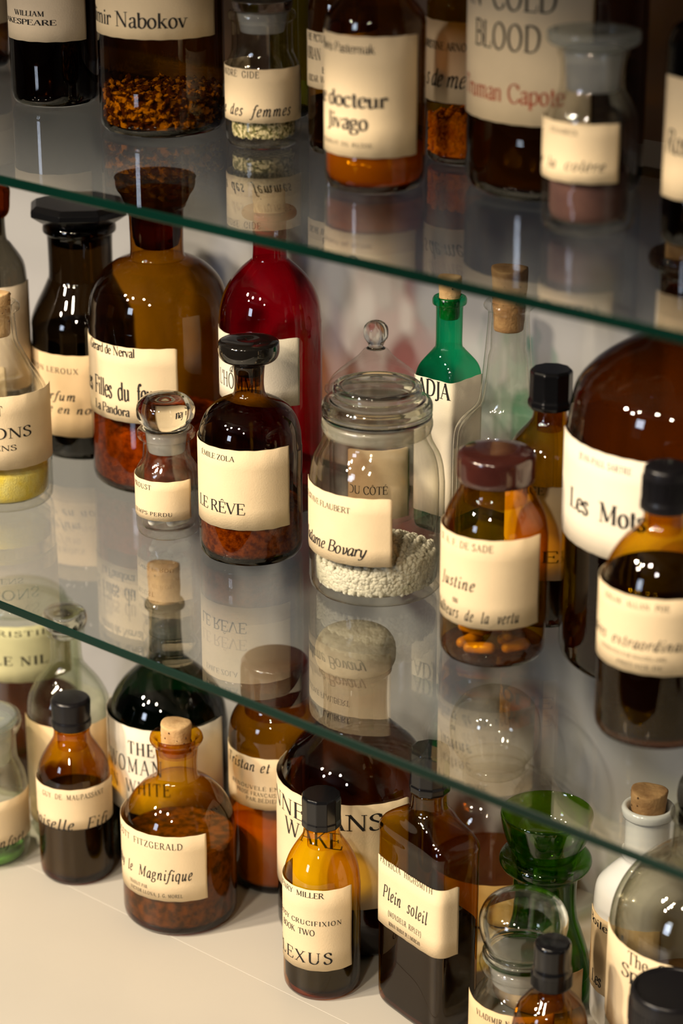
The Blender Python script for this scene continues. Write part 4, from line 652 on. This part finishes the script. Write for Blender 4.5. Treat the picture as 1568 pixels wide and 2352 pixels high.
def build(rec):
    rnd = random.Random(rec['id'])
    zs = SHELF_Z[rec['s']]
    root = bpy.data.objects.new(rec['n'], None); COL.objects.link(root)
    root.empty_display_size = 0.02
    root.location = (rec['p'][0], rec['p'][1], zs)
    root.rotation_euler.z = R_(rec.get('rot', 0))
    root['label'] = rec['lab']; root['category'] = rec['cat']
    R = rec['R'] / 1000; sq = rec.get('sqp'); wall = rec.get('wall', 0) / 1000
    body = [(z / 1000, r / 1000) for z, r in rec['body']]
    # keep the shoulder's start at the body radius
    base = [(0.0025, 0.0), (0.0022, R * 0.55), (0.0008, R * 0.74), (0.0002, R * 0.84), (0.0016, R * 0.935), (0.0045, R * 0.985), (0.009, R)]
    zsh = body[0][0]
    mid = [(0.009 + (zsh - 0.009) * t, R) for t in (0.25, 0.5, 0.75)]
    outer = base + mid + catmull([(zsh - 0.002, R)] + [(z, min(r, R) if i == 0 else r) for i, (z, r) in enumerate(body)], 4)
    zt, rt = outer[-1]
    inner_mouth = [(zt + 0.0004, rt - 0.0012), (zt - 0.0006, rt - 0.0026)]
    if wall:
        inn = [(z, max(r - wall, 0.004)) for z, r in reversed(outer[7:]) if z < zt - 0.002]
        rn = min(r for z, r in body) - wall * 0.8
        # keep the bore straight past flared lips
        inn = [(z, min(r, max(rn, 0.004)) if z > zt - (zt - zsh) * 0.35 else r) for z, r in inn]
        prof = outer + inner_mouth + inn + [(0.0085, R - wall - 0.0006), (0.0062, R * 0.84), (0.0056, R * 0.5), (0.0056, 0)]
    else:
        rn = min(r for z, r in body[-4:]) - 0.0022
        prof = outer + inner_mouth + [(zt - 0.003, max(rn, 0.003)), (zt - 0.014, max(rn, 0.003))]
    seg = 96 if sq else 64
    v, f = lathe(prof, seg, sq, R)
    bm = rec['g'] + '_base' if rec['g'] + '_base' in MATS else rec['g']
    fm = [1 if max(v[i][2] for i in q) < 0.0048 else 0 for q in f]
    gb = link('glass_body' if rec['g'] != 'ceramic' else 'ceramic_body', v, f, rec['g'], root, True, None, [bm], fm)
    for nm, m, sg, P in rec.get('parts', []):
        P = [(z / 1000, r / 1000) for z, r in P]
        P = sorted(P, key=lambda q: q[0]) if nm in ('cork',) else P
        if nm != 'sealing_ring':
            if P[0][1] > 0.0005: P = [(P[0][0], 0)] + P
            if P[-1][1] > 0.0005: P = P + [(P[-1][0], 0)]
        faceted = sg <= 12
        if faceted:
            Q = bevelled(P, 0.0006)
            v, f = lathe(Q, sg, rot=PI / sg + R_(rec['th']))
            o = link(nm, v, f, m, root, False)
            bv = o.modifiers.new('b', 'BEVEL'); bv.width = 0.0006; bv.segments = 2; bv.limit_method = 'ANGLE'; bv.angle_limit = R_(25)
        elif 'stopper' in nm or 'knob' in nm or 'lid' in nm:
            v, f = lathe(bevelled(P, .0006) if nm == 'glass_lid' else catmull(P, 4) if m not in ('black', 'black_gloss') else bevelled(catmull(P, 2), .001), max(sg, 40)); 
            if m == 'shell_glass':     # blown hollow: an inner air surface 2.2 mm inside
                Q = catmull(P, 4); zc = (Q[0][0] + Q[-1][0]) / 2; k = 1 - 0.0022 / max(r for z, r in Q)
                v2, f2 = lathe([(zc + (z - zc) * (1 - 0.0022 / (abs(Q[-1][0] - Q[0][0]) / 2)), r * k) for z, r in Q], 48)
                b0 = len(v); v = v + v2; f = f + [tuple(b0 + i for i in reversed(q)) for q in f2]
            o = link(nm, v, f, m, root)
        elif nm == 'cork':
            Q = bevelled(P, 0.0012)
            QQ = [Q[0]]
            for a, b in zip(Q, Q[1:]):
                k = max(1, int(math.dist(a, b) / 0.0025)); QQ += [(a[0] + (b[0] - a[0]) * j / k, a[1] + (b[1] - a[1]) * j / k) for j in range(1, k + 1)]
            v, f = lathe(QQ, 36)
            top = max(p[2] for p in v)
            v2 = []
            for (x, y, z) in v:
                r = math.hypot(x, y); a = math.atan2(y, x)
                k = 1 + 0.018 * math.sin(a * 3 + rnd.random() * .2 + z * 300) + 0.012 * math.sin(a * 7 + z * 900)
                zz = z + (0.0006 * math.sin(a * 2 + 1) * r / 0.01 if z > top - 0.003 else 0)
                v2.append((x * k, y * k, zz))
            o = link(nm, v2, f, m, root)
            # dark pits on the side and top of the cork
            pv, pf = [], []
            rr = max(r for z, r in P); zl, zh = P[0][0], P[-1][0]
            gv, gf = ellipsoid_grain(0)
            for _ in range(16):
                a = rnd.uniform(0, 2 * PI); t = rnd.random(); z = zl + (zh - zl) * (0.35 + 0.6 * t)
                ra = P[1][1] + (P[-2][1] - P[1][1]) * ((z - zl) / (zh - zl))
                s = rnd.uniform(.0003, .0008); b0 = len(pv)
                for p in gv: pv.append((ra * math.cos(a) + p[0] * s, ra * math.sin(a) + p[1] * s, z + p[2] * s * 1.3))
                pf += [tuple(b0 + k for k in q) for q in gf]
            link('cork_pits', pv, pf, 'cork_pit', o)['kind'] = 'stuff'
        else:
            v, f = lathe(bevelled(P, 0.0008), sg); o = link(nm, v, f, m, root)
            if nm == 'screw_cap' and m == 'black' and sg == 24 or rec['id'] in ('poe', 'blackcap', 'dropper') and nm == 'screw_cap':
                # grip ribs round the skirt
                zlo, zhi = (P[2][0], P[3][0]) if rec['id'] != 'blackcap' else (P[3][0] - .012, P[3][0])
                rr = max(r for z, r in P) - 0.0001
                if rec['id'] == 'poe': zlo, zhi, rr = P[4][0], P[5][0] - .001, P[5][1]
                nr = 56; pv, pf = [], []
                for k in range(nr):
                    a = 2 * PI * k / nr; b0 = len(pv); da = 2 * PI / nr * .28
                    for z in (zlo, zhi):
                        for (t, q) in ((a - da, rr - .0004), (a - da * .5, rr + .0004), (a + da * .5, rr + .0004), (a + da, rr - .0004)):
                            pv.append((q * math.cos(t), q * math.sin(t), z))
                    pf += [(b0, b0 + 1, b0 + 5, b0 + 4), (b0 + 1, b0 + 2, b0 + 6, b0 + 5), (b0 + 2, b0 + 3, b0 + 7, b0 + 6), (b0 + 3, b0 + 2, b0 + 1, b0), (b0 + 4, b0 + 5, b0 + 6, b0 + 7)]
                link('grip_ribs', pv, pf, m, o, False)['kind'] = 'stuff'
    for L in rec['labels']: make_label(root, rec, L, rnd.random() * 6)
    # contents: things of their own, resting inside
    if 'fill' in rec:
        m, ztop, slope = rec['fill']; ztop /= 1000; slope /= 1000 * 1.6
        zb = 0.0064 if wall else 0.0045
        ri = R - wall - 0.0007 if wall else R - 0.0012
        loc = root.location
        where = rec['lab'].split(',')[0]
        if m in FILL_LABEL:
            n, dims = {'seeds': (520, (.0019, .0030, .0013)), 'herbs': (3000, (.0005, .0017, .0011)), 'orange_pebbles': (900, (.0011, .0013, .0011)), 'rice': (4600, (.0013, .0021, .0013))}[m]
            v, f = grains(m, m, ri, zb, ztop, slope, n, dims, rnd, True)
            o = link({'seeds': 'seed_heap', 'herbs': 'dried_herbs', 'orange_pebbles': 'granules', 'rice': 'rice_grains'}[m], v, f, m, None, m == 'rice', loc)
            o['label'], o['category'] = FILL_LABEL[m]; o['kind'] = 'stuff'
        else:
            # fill follows the inner wall up to its level
            P = [(zb, 0), (zb, ri * 0.86), (zb + 0.0012, ri * 0.94), (zb + 0.005, ri)]
            ib = [(z, r - (ri and (R - ri))) for z, r in outer[7:]]
            for z, r in ib:
                if P[-1][0] + .0005 < z < ztop - 0.0005: P.append((z, min(r, ri)))
            rl = P[-1][1]
            for (za, ra), (zc, rc) in zip(ib, ib[1:]):
                if za <= ztop <= zc: rl = min(ri, ra + (rc - ra) * (ztop - za) / max(1e-6, zc - za))
            P += [(ztop, rl)]
            powder = m.startswith('powder') or m == 'green_gel'
            if powder: P += [(ztop + .0012, rl * .9), (ztop + .002, rl * .6), (ztop + .0035, rl * .3), (ztop + .004, 0)]
            else: P += [(ztop - .0002, rl * .97), (ztop - .0003, 0)]
            v, f = lathe(P, 64, sq, R)
            if powder: v = [(x, y, z + (0.0009 * math.sin(x * 700 + 1) * math.cos(y * 600) if z > ztop + .0005 else 0)) for x, y, z in v]
            kind = 'powder' if powder else 'liquid'
            if m == 'green_gel': kind = 'bath_salts'
            o = link(kind, v, f, m, None, True, loc)
            o.rotation_euler.z = R_(rec.get('rot', 0))
            desc = {'sediment_brown': 'reddish brown sediment filled liquid', 'powder_plum': 'plum-brown powder', 'powder_yellow': 'bright yellow powder', 'powder_red': 'red-brown grains', 'powder_rust': 'rust-brown powder', 'powder_orange': 'orange powder', 'green_gel': 'bright green salts',
                    'liquid_black': 'black liquid', 'liquid_violet': 'near-black violet liquid', 'liquid_orange': 'glowing orange liquid', 'liquid_brown': 'brown liquid', 'liquid_redblack': 'dark red liquid', 'liquid_green': 'dark green liquid', 'liquid_amber': 'amber liquid', 'liquid_tea': 'tea-coloured liquid'}[m]
            o['label'] = desc + ' inside ' + rec['short']; o['category'] = 'powder' if powder else 'liquid'; o['kind'] = 'stuff'
    return root

SHORT = {
'wshake': 'the bottle at the upper left corner of the top shelf', 'dorian': 'the half hidden amber bottle with label of capitals, top shelf', 'jivago': 'the brown bottle at the front of the top shelf',
'cold': 'the widest bottle on the top shelf', 'colere': 'the clear jar with flat round stopper, top shelf', 'rightdark': 'the bottle cut by the right edge, top shelf',
'dickens': 'the corked clear bottle at the left edge', 'octagon': 'the jar with the octagonal stopper', 'nerval': 'the broad amber bottle on the middle shelf', 'reve': 'the bottle with the black disc stopper',
'octcap': 'the amber bottle with black faceted cap, middle shelf', 'sartre': 'the biggest brown bottle on the middle shelf', 'poe': 'the foremost capped bottle on the middle shelf',
'greenjar': 'the clear jar at the left edge of the counter', 'maupassant': 'the small black-capped bottle at left of the counter', 'christie': 'the bottle with the yellow-green label', 'woman': 'the big dark green bottle',
'fitz': 'the round amber bottle with flared neck', 'tristan': 'the amber jar with wide brown cap', 'finnegans': 'the brown bottle with mushroom stopper', 'miller': 'the small bright amber bottle at the counter front',
'highsmith': 'the flat-sided brown flask', 'balljar': 'the large jar with hollow ball stopper', 'dropper': 'the small amber bottle at the bottom edge', 'bigclear': 'the smoky clear jar at the right edge'}
ROOTS = {}
for rec in DATA:
    rec['short'] = SHORT.get(rec['id'], 'the bottle')
    ROOTS[rec['id']] = build(rec)

# the wire clasp round the yellow powder bottle's neck
def torus(R, r, z, m, name, parent, nu=40, nv=8):
    v, f = [], []
    for i in range(nu):
        a = 2 * PI * i / nu
        for j in range(nv):
            b = 2 * PI * j / nv; q = R + r * math.cos(b); v.append((q * math.cos(a), q * math.sin(a), z + r * math.sin(b)))
    for i in range(nu):
        for j in range(nv):
            f.append((i * nv + j, ((i + 1) % nu) * nv + j, ((i + 1) % nu) * nv + (j + 1) % nv, i * nv + (j + 1) % nv))
    return link(name, v, f, m, parent)

# capsules lying loose in the tiny clear jar and in the maroon-capped jar
def capsules(rid, m, n, label, group, z0, name, per):
    c = ROOTS[rid]; rec = [r for r in DATA if r['id'] == rid][0]
    rin = rec['R'] / 1000 - (0.0027 if rec.get('wall') else 0.0012) - 0.0096
    rnd = random.Random(rid + 'x'); v, f = capsule_mesh()
    src = link(name, v, f, m, None, True)
    placed = []; k = 0; tries = 0
    s = 1.0
    while k < n and tries < 6000:
        tries += 1
        lay = k // per
        a = rnd.uniform(0, 2 * PI); r = rin * math.sqrt(rnd.random()); h = rnd.uniform(0, PI)
        p = Vector((r * math.cos(a), r * math.sin(a), z0 + .0036 + lay * .0070)); d = Vector((math.cos(h), math.sin(h), 0)) * .0062
        seg = [p - d, p, p + d]
        if any((x - y).length < .0066 for q in placed for x in seg for y in q): continue
        placed.append(seg)
        o = src if k == 0 else src.copy()
        if k: COL.objects.link(o)
        o.location = c.location + p; o.rotation_euler = (PI / 2, 0, h - PI / 2)
        o.rotation_euler = Vector((math.cos(h), math.sin(h), 0)).to_track_quat('Z', 'Y').to_euler()
        o['label'] = label; o['category'] = 'capsule'; o['group'] = group
        k += 1
capsules('proust', 'capsule_white', 9, 'glossy white capsule lying on the bottom of the tiny ball-stoppered jar', 'white capsules in the tiny jar', .0064, 'white_capsule', 3)
capsules('justine', 'capsule_amber', 8, 'amber coloured capsule lying on the bottom of the maroon-capped jar', 'amber capsules in the maroon-capped jar', .0046, 'amber_capsule', 5)

# ------------------------------------------------------------ contents that can be counted are placed above; now the cabinet glass
def glass_shelf(zt, yback, label):
    t = 0.006
    x0, x1, y0, y1 = -1.15, 0.95, 0.0, yback
    c = 0.0007
    v = [(x0, y0 + c, zt), (x1, y0 + c, zt), (x1, y1, zt), (x0, y1, zt),
         (x0, y0, zt - c), (x1, y0, zt - c),
         (x0, y0, zt - t + c), (x1, y0, zt - t + c),
         (x0, y0 + c, zt - t), (x1, y0 + c, zt - t), (x1, y1, zt - t), (x0, y1, zt - t)]
    f = [(0, 1, 2, 3), (4, 5, 1, 0), (6, 7, 5, 4), (8, 9, 7, 6), (11, 10, 9, 8), (3, 2, 10, 11), (0, 3, 11, 8, 6, 4), (1, 5, 7, 9, 10, 2)]
    o = link('glass_shelf', v, f, 'shelf_glass', None, False, None, ['shelf_edge'], [0, 1, 1, 1, 0, 1, 1, 1])
    o['label'] = label; o['category'] = 'shelf'
glass_shelf(SHELF_Z[1], 0.268, 'upper clear glass shelf with polished green edge, carrying the top row of bottles')
glass_shelf(SHELF_Z[2], 0.330, 'lower clear glass shelf with dark green edge, carrying the middle row of bottles')
